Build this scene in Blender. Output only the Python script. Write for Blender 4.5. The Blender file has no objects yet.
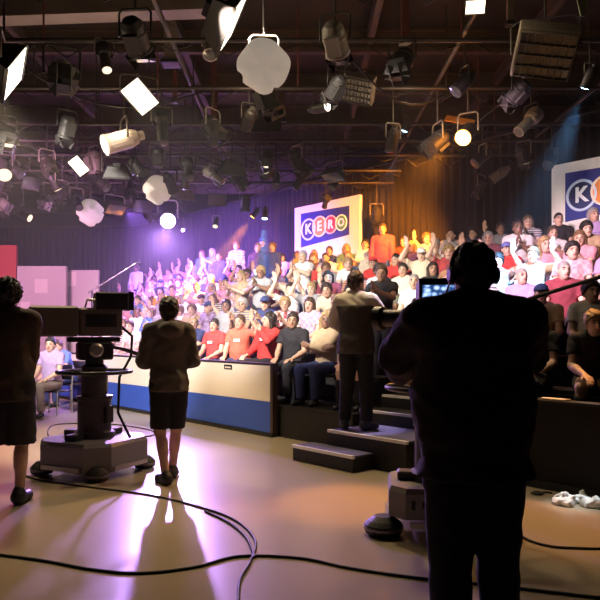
import bpy, math, random
import numpy as np
from mathutils import Vector, Matrix, Quaternion

rnd = random.Random(11)
SC = bpy.context.scene
COL = SC.collection
PI = math.pi
F, HOR, CAMZ = 680.0, 333.0, 1.39

def at(px, py, Y):
    """point at depth Y seen at photo position px,py"""
    return Vector(((px - 300) / F * Y, Y, CAMZ + (HOR - py) / F * Y))
def on_floor(px, py, z=0.0):
    Y = (CAMZ - z) * F / (py - HOR)
    return Vector(((px - 300) / F * Y, Y, z))
def G(s, r, z=0.0):
    """grandstand coordinates: s along the rows, r towards the back"""
    return Vector((-.294 + .654 * s + .756 * r, 9.1 - .756 * s + .654 * r, z))
ROWYAW = math.atan2(-.756, .654)      # x axis of the stand
def pix(p):
    return 300 + F * p.x / p.y, HOR - F * (p.z - CAMZ) / p.y

# ------------------------------------------------------------------ materials
MATS = {}
def mat(name, col=(.5, .5, .5), rough=.5, metal=0., emit=None, estr=0., noise=0., nscale=20., bump=0., objcol=False, spec=.5, sheen=0.):
    if name in MATS: return MATS[name]
    m = bpy.data.materials.new(name); m.use_nodes = True
    nt = m.node_tree; b = nt.nodes['Principled BSDF']
    b.inputs['Base Color'].default_value = (*col, 1)
    b.inputs['Roughness'].default_value = rough
    b.inputs['Metallic'].default_value = metal
    b.inputs['Specular IOR Level'].default_value = spec
    if sheen: b.inputs['Sheen Weight'].default_value = sheen
    if emit:
        b.inputs['Emission Color'].default_value = (*emit, 1); b.inputs['Emission Strength'].default_value = estr
    src = None
    if objcol:
        oi = nt.nodes.new('ShaderNodeObjectInfo'); src = oi.outputs['Color']
    if noise or bump:
        tc = nt.nodes.new('ShaderNodeTexCoord'); nz = nt.nodes.new('ShaderNodeTexNoise')
        nz.inputs['Scale'].default_value = nscale; nz.inputs['Detail'].default_value = 4
        nt.links.new(tc.outputs['Object'], nz.inputs['Vector'])
    if noise:
        mr = nt.nodes.new('ShaderNodeMapRange')
        mr.inputs['To Min'].default_value = 1 - noise; mr.inputs['To Max'].default_value = 1 + noise
        nt.links.new(nz.outputs['Fac'], mr.inputs['Value'])
        mx = nt.nodes.new('ShaderNodeMix'); mx.data_type = 'RGBA'; mx.blend_type = 'MULTIPLY'
        mx.inputs[0].default_value = 1.0
        if src: nt.links.new(src, mx.inputs[6])
        else: mx.inputs[6].default_value = (*col, 1)
        nt.links.new(mr.outputs['Result'], mx.inputs[7])
        src = mx.outputs[2]
    if src: nt.links.new(src, b.inputs['Base Color'])
    if bump:
        bp = nt.nodes.new('ShaderNodeBump'); bp.inputs['Strength'].default_value = bump; bp.inputs['Distance'].default_value = .01
        nt.links.new(nz.outputs['Fac'], bp.inputs['Height']); nt.links.new(bp.outputs['Normal'], b.inputs['Normal'])
    MATS[name] = m
    return m

M_SKIN = mat('skin', rough=.5, objcol=True, noise=.06, nscale=30)
M_EYE = mat('eye_dark', (.03, .02, .02), .3)
M_LIP = mat('lip', (.35, .12, .1), .4)
M_CLOTH = mat('cloth', rough=.85, objcol=True, noise=.12, nscale=14, bump=.25)
def patterned(name, kind):
    m = mat(name, rough=.85, objcol=True, noise=.1, nscale=14, bump=.25); nt = m.node_tree; b = nt.nodes['Principled BSDF']
    src = b.inputs['Base Color'].links[0].from_socket
    tc = nt.nodes.new('ShaderNodeTexCoord'); mx = nt.nodes.new('ShaderNodeMix'); mx.data_type = 'RGBA'
    if kind == 'check':
        t = nt.nodes.new('ShaderNodeTexChecker'); t.inputs['Scale'].default_value = 16; out = t.outputs['Fac']; mx.inputs[7].default_value = (.55, .52, .5, 1)
    elif kind == 'stripe':
        t = nt.nodes.new('ShaderNodeTexWave'); t.bands_direction = 'Z'; t.inputs['Scale'].default_value = 7; out = t.outputs['Fac']; mx.inputs[7].default_value = (.05, .06, .12, 1)
    else:
        t = nt.nodes.new('ShaderNodeTexVoronoi'); t.inputs['Scale'].default_value = 13; out = t.outputs['Distance']; mx.inputs[7].default_value = (.12, .06, .08, 1)
    nt.links.new(tc.outputs['Object'], t.inputs['Vector']); nt.links.new(out, mx.inputs[0]); nt.links.new(src, mx.inputs[6]); nt.links.new(mx.outputs[2], b.inputs['Base Color'])
    return m
M_PAT = [('checked', patterned('cloth_check', 'check')), ('striped', patterned('cloth_stripe', 'stripe')), ('patterned', patterned('cloth_print', 'print'))]
M_HAIR = mat('hair', rough=.55, objcol=True, noise=.3, nscale=60, bump=.4)
M_SHOE = mat('shoe_dark', (.03, .03, .035), .5)
M_BLACK = mat('black_paint', (.012, .012, .013), .45, noise=.2)
M_BLACKMATTE = mat('black_matte', (.010, .0095, .010), .85, noise=.2)
M_LAMPBLACK = mat('lamp_black', (.03, .028, .026), .5, noise=.3)
M_LAMPGREY = mat('lamp_grey', (.22, .2, .16), .45, noise=.2, nscale=8)
M_STEEL = mat('steel', (.45, .43, .4), .35, .8, noise=.15)
M_PIPE = mat('pipe_dark', (.07, .06, .055), .5, .4, noise=.2)
M_RUST = mat('pipe_red_brown', (.16, .05, .035), .6, noise=.3)
M_CHROME = mat('chrome', (.7, .68, .64), .2, .9)
M_RUBBER = mat('rubber', (.012, .012, .012), .6)
M_LENSOFF = mat('lens_off', (.12, .12, .12), .08, .3)
M_WHITE = mat('white_panel', (.72, .64, .55), .55, noise=.04, nscale=3)
M_BLUE = mat('blue_panel', (.035, .085, .42), .45, noise=.06, nscale=4)
M_STAGE = mat('stage_black', (.014, .013, .014), .5, noise=.3, nscale=6)
M_NOSING = mat('nosing', (.85, .82, .80), .4)
M_CARPET = mat('stage_carpet', (.10, .09, .15), .9, noise=.3, nscale=80, bump=.3)
M_PED = mat('pedestal_grey', (.20, .19, .22), .38, .35, noise=.15, nscale=6)
M_PEDDARK = mat('pedestal_dark', (.07, .06, .065), .4, .3, noise=.2, nscale=6)
M_CASEGREY = mat('pedestal_pale', (.24, .22, .21), .45, .1, noise=.08, nscale=5)
M_CAMBODY = mat('camera_grey', (.13, .108, .085), .5, noise=.1)
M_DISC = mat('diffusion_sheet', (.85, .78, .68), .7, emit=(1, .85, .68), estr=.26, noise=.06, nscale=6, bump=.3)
M_SETWALL = mat('set_flat_paint', (.50, .45, .39), .7, noise=.05, nscale=2)
M_SETSQ = mat('set_flat_square', (.66, .60, .50), .6)
M_SETRED = mat('set_flat_red', (.62, .07, .06), .6)
M_CURTAIN = mat('curtain_velour', (.032, .026, .034), .9, noise=.25, nscale=5, sheen=.05)
M_CEIL = mat('ceiling_dark', (.04, .027, .018), .9, noise=.5, nscale=1.2)
M_WALL = mat('wall_dark', (.025, .022, .024), .9, noise=.3, nscale=1.5)
M_BEAM = mat('beam_brown', (.10, .068, .048), .7, noise=.3, nscale=3)
M_DUCT = mat('duct_metal', (.30, .26, .2), .5, .3, noise=.25, nscale=2)
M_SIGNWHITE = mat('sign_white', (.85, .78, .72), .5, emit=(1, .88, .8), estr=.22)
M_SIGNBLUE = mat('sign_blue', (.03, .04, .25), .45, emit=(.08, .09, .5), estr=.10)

def emis(name, col, s):
    if name in MATS: return MATS[name]
    m = bpy.data.materials.new(name); m.use_nodes = True
    nt = m.node_tree; nt.nodes.clear()
    e = nt.nodes.new('ShaderNodeEmission'); o = nt.nodes.new('ShaderNodeOutputMaterial')
    e.inputs[0].default_value = (*col, 1); e.inputs[1].default_value = s
    nt.links.new(e.outputs[0], o.inputs[0]); MATS[name] = m
    return m
LIT = {
 'white': emis('lit_white', (1, .88, .68), 4), 'purple': emis('lit_purple', (.62, .35, 1), 60),
 'blue': emis('lit_blue', (.35, .65, 1), 30), 'orange': emis('lit_orange', (1, .45, .08), 28),
 'dim': emis('lit_dim', (1, .8, .55), 1.6)}

def floor_mat():
    m = bpy.data.materials.new('floor_epoxy'); m.use_nodes = True
    nt = m.node_tree; b = nt.nodes['Principled BSDF']
    tc = nt.nodes.new('ShaderNodeTexCoord')
    n1 = nt.nodes.new('ShaderNodeTexNoise'); n1.inputs['Scale'].default_value = .5; n1.inputs['Detail'].default_value = 3
    n2 = nt.nodes.new('ShaderNodeTexNoise'); n2.inputs['Scale'].default_value = 4; n2.inputs['Detail'].default_value = 6
    cr = nt.nodes.new('ShaderNodeValToRGB')
    cr.color_ramp.elements[0].position = .3; cr.color_ramp.elements[0].color = (.36, .30, .215, 1)
    cr.color_ramp.elements[1].position = .7; cr.color_ramp.elements[1].color = (.42, .35, .255, 1)
    nt.links.new(tc.outputs['Object'], n1.inputs['Vector']); nt.links.new(tc.outputs['Object'], n2.inputs['Vector'])
    nt.links.new(n1.outputs['Fac'], cr.inputs['Fac']); nt.links.new(cr.outputs['Color'], b.inputs['Base Color'])
    b.inputs['Roughness'].default_value = .25; b.inputs['Coat Weight'].default_value = .15; b.inputs['Coat Roughness'].default_value = .12
    return m

# ------------------------------------------------------------------ mesh builder
class MB:
    def __init__(s): s.v = []; s.f = []; s.m = []; s.smooth = []
    def add(s, vs, fs, mi=0, smooth=False):
        o = len(s.v); s.v += [tuple(v) for v in vs]
        s.f += [tuple(i + o for i in f) for f in fs]; s.m += [mi] * len(fs); s.smooth += [smooth] * len(fs)
        return s
    def box(s, lo, hi, M=None, mi=0, bev=0.0):
        x0, y0, z0 = lo; x1, y1, z1 = hi
        if bev <= 0:
            vs = [(x0,y0,z0),(x1,y0,z0),(x1,y1,z0),(x0,y1,z0),(x0,y0,z1),(x1,y0,z1),(x1,y1,z1),(x0,y1,z1)]
            fs = [(0,3,2,1),(4,5,6,7),(0,1,5,4),(1,2,6,5),(2,3,7,6),(3,0,4,7)]
        else:
            b = bev; vs = []; idx = {}
            for ix, (xa, xb) in enumerate(((x0, x0 + b), (x1, x1 - b))):
                for iy, (ya, yb) in enumerate(((y0, y0 + b), (y1, y1 - b))):
                    for iz, (za, zb) in enumerate(((z0, z0 + b), (z1, z1 - b))):
                        idx[ix,iy,iz] = len(vs); vs += [(xa, yb, zb), (xb, ya, zb), (xb, yb, za)]
            q = lambda a, k: idx[a] + k
            fs = []
            for i, fl in ((0, 1), (1, 0)):
                a = [q((i,0,0),0), q((i,0,1),0), q((i,1,1),0), q((i,1,0),0)]; fs.append(tuple(a if i == 0 else a[::-1]))
                a = [q((0,i,0),1), q((1,i,0),1), q((1,i,1),1), q((0,i,1),1)]; fs.append(tuple(a if i == 0 else a[::-1]))
                a = [q((0,0,i),2), q((0,1,i),2), q((1,1,i),2), q((1,0,i),2)]; fs.append(tuple(a if i == 0 else a[::-1]))
            for i in (0, 1):
                for j in (0, 1):
                    a = [q((i,j,0),0), q((i,j,1),0), q((i,j,1),1), q((i,j,0),1)]; fs.append(tuple(a if i != j else a[::-1]))
                    a = [q((i,0,j),0), q((i,1,j),0), q((i,1,j),2), q((i,0,j),2)]; fs.append(tuple(a if i == j else a[::-1]))
                    a = [q((0,i,j),1), q((1,i,j),1), q((1,i,j),2), q((0,i,j),2)]; fs.append(tuple(a if i != j else a[::-1]))
                    for k in (0, 1):
                        a = [q((i,j,k),0), q((i,j,k),1), q((i,j,k),2)]; fs.append(tuple(a if (i + j + k) % 2 == 0 else a[::-1]))
        if M is not None: vs = [M @ Vector(v) for v in vs]
        return s.add(vs, fs, mi)
    def tube(s, pts, r, n=10, mi=0, caps=True, closed=False):
        pts = [Vector(p) for p in pts]; k = len(pts)
        rs = r if isinstance(r, (list, tuple)) else [r] * k
        vs = []; fs = []; up = None
        for i, p in enumerate(pts):
            if closed: t = (pts[(i + 1) % k] - pts[i - 1])
            else: t = pts[min(i + 1, k - 1)] - pts[max(i - 1, 0)]
            t.normalize()
            if up is None:
                up = Vector((0, 0, 1)) if abs(t.z) < .9 else Vector((1, 0, 0))
            a = up - t * up.dot(t)
            if a.length < 1e-5: a = t.orthogonal()
            a.normalize(); up = a; b = t.cross(a)
            for j in range(n):
                an = 2 * PI * j / n
                vs.append(p + a * (math.cos(an) * rs[i]) + b * (math.sin(an) * rs[i]))
        for i in range(k if closed else k - 1):
            i2 = (i + 1) % k
            for j in range(n):
                j2 = (j + 1) % n
                fs.append((i * n + j, i * n + j2, i2 * n + j2, i2 * n + j))
        s.add(vs, fs, mi, True)
        if caps and not closed:
            s.add(vs[:n], [tuple(range(n))[::-1]], mi); s.add(vs[-n:], [tuple(range(n))], mi)
        return s
    def lathe(s, prof, n=20, M=None, mi=0, caps=True):
        vs = []; fs = []
        for r, z in prof:
            for j in range(n):
                a = 2 * PI * j / n; vs.append(Vector((r * math.cos(a), r * math.sin(a), z)))
        for i in range(len(prof) - 1):
            for j in range(n):
                j2 = (j + 1) % n; fs.append((i * n + j, i * n + j2, (i + 1) * n + j2, (i + 1) * n + j))
        if caps:
            fs.append(tuple(range(n))[::-1]); fs.append(tuple(range((len(prof) - 1) * n, len(prof) * n)))
        if M is not None: vs = [M @ v for v in vs]
        s.add(vs, fs, mi, False)
        return s
    def prism(s, poly, z0, z1, M=None, mi=0, top=1.0):
        n = len(poly)
        vs = [Vector((x, y, z0)) for x, y in poly] + [Vector((x * top, y * top, z1)) for x, y in poly]
        fs = [tuple(range(n))[::-1], tuple(range(n, 2 * n))] + [(i, (i + 1) % n, n + (i + 1) % n, n + i) for i in range(n)]
        if M is not None: vs = [M @ v for v in vs]
        return s.add(vs, fs, mi)
    def mesh(s, name, mats):
        me = bpy.data.meshes.new(name); me.from_pydata(s.v, [], s.f)
        for m in (mats if isinstance(mats, (list, tuple)) else [mats]): me.materials.append(m)
        me.polygons.foreach_set('material_index', s.m); me.polygons.foreach_set('use_smooth', s.smooth)
        me.update(); return me
    def build(s, name, mats, parent=None, loc=None, rot=None):
        return link(name, s.mesh(name, mats), parent, loc, rot)

def link(name, data, parent=None, loc=None, rot=None):
    o = bpy.data.objects.new(name, data); COL.objects.link(o)
    if parent: o.parent = parent
    if loc is not None: o.location = loc
    if rot is not None:
        if isinstance(rot, Quaternion): o.rotation_mode = 'QUATERNION'; o.rotation_quaternion = rot
        else: o.rotation_euler = rot
    return o
def tag(o, label=None, cat=None, group=None, kind=None):
    if label: o['label'] = label
    if cat: o['category'] = cat
    if group: o['group'] = group
    if kind: o['kind'] = kind
    return o
def empty(name, loc=(0, 0, 0), rz=0, **k):
    o = bpy.data.objects.new(name, None); COL.objects.link(o); o.location = loc; o.rotation_euler = (0, 0, rz)
    o.empty_display_size = .1
    return tag(o, **k)
def setmat(o, m):
    o.material_slots[0].link = 'OBJECT'; o.material_slots[0].material = m
def ordinal(n):
    L = 'zeroth first second third fourth fifth sixth seventh eighth ninth tenth eleventh twelfth thirteenth fourteenth fifteenth sixteenth seventeenth eighteenth nineteenth twentieth'.split()
    if n < len(L): return L[n]
    return {21: 'twenty-first', 22: 'twenty-second', 23: 'twenty-third', 24: 'twenty-fourth', 25: 'twenty-fifth', 26: 'twenty-sixth', 27: 'twenty-seventh', 28: 'twenty-eighth', 29: 'twenty-ninth', 30: 'thirtieth', 31: 'thirty-first', 32: 'thirty-second'}[n]

# ------------------------------------------------------------------ distance-field bodies
class Field:
    def __init__(s, lo, hi, h):
        s.h = h; s.lo = np.array(lo, float)
        s.ax = [np.arange(l, u + h, h) for l, u in zip(lo, hi)]
        s.D = np.full([len(a) for a in s.ax], 1.0)
    def add(s, prim, k=.02, mode='u'):
        fn, lo, hi = prim
        e = k + 2.5 * s.h; sl = []
        for i in range(3):
            a = max(0, int(math.floor((lo[i] - e - s.lo[i]) / s.h))); b = min(len(s.ax[i]), int(math.ceil((hi[i] + e - s.lo[i]) / s.h)) + 1)
            if a >= b: return
            sl.append(slice(a, b))
        X = s.ax[0][sl[0]][:, None, None]; Y = s.ax[1][sl[1]][None, :, None]; Z = s.ax[2][sl[2]][None, None, :]
        d = fn(X, Y, Z); sl = tuple(sl); c = s.D[sl]
        if mode == 'u':
            hh = np.clip(.5 + .5 * (c - d) / k, 0, 1); s.D[sl] = c * (1 - hh) + d * hh - k * hh * (1 - hh)
        else:
            hh = np.clip(.5 - .5 * (c + d) / k, 0, 1); s.D[sl] = c * (1 - hh) - d * hh + k * hh * (1 - hh)
    def clip(s, p, n):
        """keep the side where dot(x-p,n) < 0"""
        X = s.ax[0][:, None, None]; Y = s.ax[1][None, :, None]; Z = s.ax[2][None, None, :]
        s.D = np.maximum(s.D, (X - p[0]) * n[0] + (Y - p[1]) * n[1] + (Z - p[2]) * n[2])
    def wrinkle(s, amp, sc):
        X = s.ax[0][:, None, None]; Y = s.ax[1][None, :, None]; Z = s.ax[2][None, None, :]
        s.D = s.D + amp * (np.sin(X * sc + 2 * np.sin(Z * sc * .6)) * np.sin(Z * sc * .8 + 1.5 * np.sin(Y * sc * .9 + X * sc * .5)))
    def polys(s):
        D = s.D; ins = D < 0
        D[0], D[-1] = 1, 1; D[:, 0], D[:, -1] = 1, 1; D[:, :, 0], D[:, :, -1] = 1, 1
        ins = D < 0
        cs = [(i, j, k) for i in (0, 1) for j in (0, 1) for k in (0, 1)]
        n = D.shape
        sub = lambda a, c: a[c[0]:n[0] - 1 + c[0], c[1]:n[1] - 1 + c[1], c[2]:n[2] - 1 + c[2]]
        cnt = sum(sub(ins, c).astype(np.int8) for c in cs)
        act = np.argwhere((cnt > 0) & (cnt < 8))
        val = {c: D[act[:, 0] + c[0], act[:, 1] + c[1], act[:, 2] + c[2]] for c in cs}
        acc = np.zeros((len(act), 3)); w = np.zeros(len(act))
        for c in cs:
            for ax in range(3):
                if c[ax]: continue
                c2 = list(c); c2[ax] = 1; c2 = tuple(c2)
                a, b = val[c], val[c2]; x = (a < 0) != (b < 0)
                t = np.where(x, a / np.where(x, a - b, 1), 0)
                p = np.tile(np.array(c, float), (len(act), 1)); p[:, ax] = t
                acc += p * x[:, None]; w += x
        V = (act + acc / w[:, None]) * s.h + s.lo
        idx = np.full([m - 1 for m in n], -1, np.int64); idx[tuple(act.T)] = np.arange(len(act))
        faces = []
        for ax in range(3):
            a = [slice(0, m) for m in n]; b = list(a); a[ax] = slice(0, n[ax] - 1); b[ax] = slice(1, n[ax])
            A, B = ins[tuple(a)], ins[tuple(b)]
            e = np.argwhere(A != B); o1, o2 = [(1, 2), (2, 0), (0, 1)][ax]
            e = e[(e[:, o1] > 0) & (e[:, o2] > 0)]
            fl = A[tuple(e.T)]
            def cell(d1, d2):
                q = e.copy(); q[:, o1] -= d1; q[:, o2] -= d2; return idx[tuple(q.T)]
            q = np.stack([cell(1, 1), cell(0, 1), cell(0, 0), cell(1, 0)], 1)
            q = np.where(fl[:, None], q, q[:, ::-1]); faces.append(q)
        return V, np.concatenate(faces)

def cap(a, b, ra, rb=None, cut=None):
    a = np.array(a, float); b = np.array(b, float); rb = ra if rb is None else rb
    ba = b - a; L = max(float(ba @ ba), 1e-9); nd = ba / math.sqrt(L)
    def fn(X, Y, Z):
        px, py, pz = X - a[0], Y - a[1], Z - a[2]
        t = np.clip((px * ba[0] + py * ba[1] + pz * ba[2]) / L, 0, 1)
        d = np.sqrt((px - ba[0] * t) ** 2 + (py - ba[1] * t) ** 2 + (pz - ba[2] * t) ** 2) - (ra + (rb - ra) * t)
        if cut: d = np.maximum(d, (X - b[0]) * nd[0] + (Y - b[1]) * nd[1] + (Z - b[2]) * nd[2])
        return d
    r = max(ra, rb)
    return fn, np.minimum(a, b) - r, np.maximum(a, b) + r
def ell(c, r, M=None):
    """c, r in the frame M (4x4)"""
    M = Matrix.Identity(4) if M is None else M
    Mi = np.array(M.inverted()); r = np.array(r, float); cw = np.array(M @ Vector(c))
    c0 = np.array(c, float)
    def fn(X, Y, Z):
        q = [(Mi[i, 0] * X + Mi[i, 1] * Y + Mi[i, 2] * Z + Mi[i, 3] - c0[i]) for i in range(3)]
        k0 = np.sqrt(sum((q[i] / r[i]) ** 2 for i in range(3))) + 1e-9
        k1 = np.sqrt(sum((q[i] / r[i] ** 2) ** 2 for i in range(3))) + 1e-9
        return k0 * (k0 - 1) / k1
    R = np.abs(np.array(M.to_3x3())) @ r
    return fn, cw - R, cw + R

def ik(S, W, hint, l1, l2):
    S, W, hint = Vector(S), Vector(W), Vector(hint)
    d = W - S; L = d.length
    if L > (l1 + l2) * .995: W = S + d * ((l1 + l2) * .995 / L); d = W - S; L = d.length
    u = d / L; a = (l1 * l1 - l2 * l2 + L * L) / (2 * L); hh = math.sqrt(max(l1 * l1 - a * a, 0))
    p = hint - u * hint.dot(u); p.normalize()
    return S + u * a + p * hh, W

def make_person(name, P):
    """P describes pose and clothes. Faces local -Y, stands on z=0. Returns meshes and the head frame."""
    h = P.get('h', .0105); w = P.get('w', 1.0); g = P.get('g', 1.0); fat = P.get('fat', 0.)
    sit = P.get('sit', False)
    hipz = P.get('hipz', .545 if sit else .95)
    T = Matrix.Translation((0, 0, hipz)) @ Matrix.Rotation(P.get('lean', 0.), 4, 'X') @ Matrix.Rotation(P.get('side', 0.), 4, 'Y')
    t = lambda *p: T @ Vector(p)
    Hd = T @ Matrix.Translation((0, -.02 + P.get('hfwd', 0), .645)) @ Matrix.Rotation(P.get('yaw', 0.), 4, 'Z') @ Matrix.Rotation(P.get('pitch', 0.), 4, 'X')
    hd = lambda *p: Hd @ Vector(p)
    arms = []
    for sd, key in ((-1, 'R'), (1, 'L')):
        a = P[key]; S = t(sd * .18 * w, .008, .455); W = Vector(a['w']); hint = Vector(a.get('e', (sd * .6, .4, -1)))
        E, W = ik(S, W, hint, .285, .255)
        d = Vector(a['d']) if 'd' in a else (W - E); d.normalize()
        n = Vector(a.get('n', (-sd, 0, 0))); n = n - d * n.dot(d); n.normalize()
        arms.append((sd, S, E, W, d, n, a.get('curl', .35)))
    legs = []
    for sd, key in ((-1, 'RL'), (1, 'LL')):
        Hj = Vector((sd * .09 * w, 0, hipz - .03))
        if key in P: K, A, fy = P[key]; K = Vector(K); A = Vector(A)
        elif sit: K = Vector((sd * .13, -.44, .50)); A = Vector((sd * .13, -.42, .085)); fy = 0.
        else: K = Vector((sd * .10, -.015, .50)); A = Vector((sd * .105, .02, .085)); fy = 0.
        fd = Vector((sd * .15 + math.sin(fy), -math.cos(fy), 0)).normalized()
        legs.append((sd, Hj, K, A, fd))
    pts = [hd(0, 0, .3)] + [x for a in arms for x in (a[1], a[2], a[3] + a[4] * .2)] + [x for l in legs for x in (l[1], l[2], l[3] + l[4] * .24, l[3] - l[4] * .08)]
    lo = [min(p[i] for p in pts) - .17 for i in range(3)]; hi = [max(p[i] for p in pts) + .17 for i in range(3)]
    lo[0] = min(lo[0], -.32 * w); hi[0] = max(hi[0], .32 * w); lo[1] = min(lo[1], -.32); hi[1] = max(hi[1], .3); lo[2] = -.03
    torso = [(ell((0, 0, 0), (.165 * w, .118 * g, .125), T), .05), (ell((0, -.01 - fat * .4, .14), (.145 * w + fat, .112 * g + fat, .16), T), .06),
             (ell((0, 0, .33), (.162 * w, .118 * g, .185), T), .05), (cap(t(-.14 * w, .008, .45), t(.14 * w, .008, .45), .062), .05),
             (cap(t(-.07 * w, .02, .485), t(.07 * w, .02, .485), .05), .04)]
    # ---- body
    f = Field(lo, hi, h)
    for p, k in torso: f.add(p, k)
    f.add(cap(t(0, .012, .46), hd(0, .02, -.05), .058, .052), .03)
    for p, k in ((ell((0, .012, .025), (.077, .096, .098), Hd), .02), (ell((0, -.03, -.035), (.062, .066, .09), Hd), .03), (ell((0, -.04, -.078), (.046, .05, .042), Hd), .02),
                 (cap(hd(0, -.094, .015), hd(0, -.113, -.022), .009, .0145), .012), (cap(hd(-.036, -.088, .032), hd(.036, -.088, .032), .010), .012),
                 (ell((-.077, .015, -.01), (.013, .022, .033), Hd), .008), (ell((.077, .015, -.01), (.013, .022, .033), Hd), .008),
                 (cap(hd(-.017, -.094, -.053), hd(.017, -.094, -.053), .0085), .008)):
        f.add(p, k)
    for sx in (-1, 1): f.add(ell((sx * .032, -.104, .010), (.015, .014, .010), Hd), .008, 's')
    for sd, S, E, W, d, n, curl in arms:
        f.add(cap(S, E, .052, .041), .03); f.add(cap(E, E + (W - E) * .35, .041, .041), .02); f.add(cap(E + (W - E) * .3, W, .041, .028), .02)
        sv = d.cross(n) * sd           # thumb side
        hs = 1.0
        for i in range(4):
            off = sv * ((1.5 - i) * .0205)
            kn = W + d * (.09 - .006 * abs(i - 1)) + off
            f.add(cap(W + off * .55 + d * .01, kn, .0145, .0125), .012)
            L = (.046, .052, .048, .037)[i]; dd = d; p = kn
            for q in range(3):
                dd = (dd * math.cos(curl) + n * math.sin(curl)).normalized(); p2 = p + dd * L * (1, .72, .55)[q]
                f.add(cap(p, p2, .0105 - .0007 * q, .0100 - .0007 * q), .006); p = p2
        th = W + d * .02 + sv * .022
        t1 = th + d * .034 + sv * .03 + n * .012; t2 = t1 + d * .032 + sv * .008 + n * .008 * (1 + curl)
        f.add(cap(th, t1, .0155, .0125), .012); f.add(cap(t1, t2, .012, .010), .006)
    footprims = []
    for sd, Hj, K, A, fd in legs:
        f.add(cap(Hj, K, .083 * (1 + fat), .056), .04); f.add(cap(K, A, .053, .037), .03)
        mid = K + (A - K) * .3 - fd * .016; f.add(cap(mid, mid + (A - K) * .2, .047, .043), .03)
        u = (K - A).normalized(); base = A - Vector((0, 0, .045))
        fa = A + Vector((0, 0, -.042)) - fd * .03; fb = A + Vector((0, 0, -.052)) + fd * .14
        f.add(cap(fa, fb, .04, .034), .03); footprims.append((fa, fb, A, K))
    V, Q = f.polys()
    me = bpy.data.meshes.new(name); me.from_pydata(V.tolist(), [], Q.tolist())
    for m in (M_SKIN, M_EYE, M_LIP, M_SHOE): me.materials.append(m)
    C = V[Q].mean(1); Hi = np.array(Hd.inverted()); L = C @ Hi[:3, :3].T + Hi[:3, 3]
    mi = np.zeros(len(Q), np.int32)
    for sx in (-1, 1):
        mi[((np.abs(L[:, 0] - sx * .032) < .0115) & (np.abs(L[:, 2] - .010) < .0065) & (L[:, 1] < -.06))] = 1
        mi[((np.abs(L[:, 0] - sx * .033) < .018) & (np.abs(L[:, 2] - .036) < .0045) & (L[:, 1] < -.06))] = 1
    mi[(np.abs(L[:, 0]) < .026) & (np.abs(L[:, 2] + .053) < .009) & (L[:, 1] < -.06)] = 2
    for fa, fb, A, K in footprims:
        if P.get('bare'): continue
        a, b = np.array(fa), np.array(fb); ba = b - a; tt = np.clip(((C - a) @ ba) / (ba @ ba), 0, 1)
        mi[np.linalg.norm(C - a - tt[:, None] * ba, axis=1) < .055] = 3
    me.polygons.foreach_set('material_index', mi); me.polygons.foreach_set('use_smooth', np.ones(len(Q), bool)); me.update()
    out = {'body': me, 'head': Hd, 'torso': T}
    def garment(nm, fld, m=M_CLOTH):
        V, Q = fld.polys(); g_ = bpy.data.meshes.new(nm); g_.from_pydata(V.tolist(), [], Q.tolist()); g_.materials.append(m)
        g_.polygons.foreach_set('use_smooth', np.ones(len(Q), bool)); g_.update(); out[nm] = g_
    def infl(prim, a): return (lambda X, Y, Z: prim[0](X, Y, Z) - a, prim[1] - a, prim[2] + a)
    # ---- top
    a = P.get('infl', .016); sl = P.get('sleeve', .6); f = Field(lo, hi, h * 1.15); hem = P.get('hem', -.06)
    for p, k in torso: f.add(infl(p, a), k + .01)
    for sd, S, E, W, d, n, curl in arms:
        if sl <= 1: f.add(cap(S, S + (E - S) * sl, .052 + a, .05 + a, cut=True), .03)
        else:
            f.add(cap(S, E, .053 + a, .045 + a), .03); f.add(cap(E, E + (W - E) * (sl - 1), .046 + a, .033 + a * .9, cut=True), .03)
    if hem < -.08:   # jacket skirt
        f.add(cap(t(0, 0, 0), t(0, 0, hem - .05), .13 * w + a, .14 * w + a), .05)
        f.add(ell((0, 0, hem), (.17 * w + a, .125 * g + a, .14), T), .05)
    if P.get('hood'):
        f.add(ell((0, .115, .475), (.115, .06, .075), T), .03); f.add(cap(t(-.1, .04, .50), t(.1, .04, .50), .05), .03)
    if P.get('collar'): f.add(cap(t(0, .012, .48), t(0, .01, .545), .075, .07), .02)
    f.wrinkle(P.get('wr', .004), 34); nz = T.to_3x3() @ Vector((0, 0, -1)); f.clip(t(0, 0, hem), nz)
    garment('shirt', f)
    if P.get('vest'):
        f = Field(lo, hi, h * 1.15)
        for p, k in torso: f.add(infl(p, a + .012), k + .01)
        f.add(cap(t(0, 0, 0), t(0, 0, hem - .05), .14 * w + a, .15 * w + a), .05); f.add(ell((0, 0, hem), (.17 * w + a + .012, .125 * g + a + .012, .14), T), .05)
        f.wrinkle(.003, 34); f.clip(t(0, 0, hem - .005), nz); f.clip(t(0, 0, .40), -nz); garment('vest', f)
    # ---- legwear
    f = Field(lo, hi, h * 1.15); b = P.get('tinfl', .015); f.add(infl(torso[0][0], .010), .03)
    for sd, Hj, K, A, fd in legs:
        if P.get('shorts'):
            f.add(cap(Hj, K + (Hj - K) * P.get('slen', .02), .09 + b + fat * .08, .075 + b, cut=True), .03)
        else:
            f.add(cap(Hj, K, .085 * (1 + fat) + b, .06 + b), .04); f.add(cap(K, A + (K - A) * .02, .058 + b, .046 + b * 1.1, cut=True), .03)
    f.wrinkle(.004, 30); f.clip(t(0, 0, .07), T.to_3x3() @ Vector((0, 0, 1)))
    garment('shorts' if P.get('shorts') else 'trousers', f)
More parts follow.
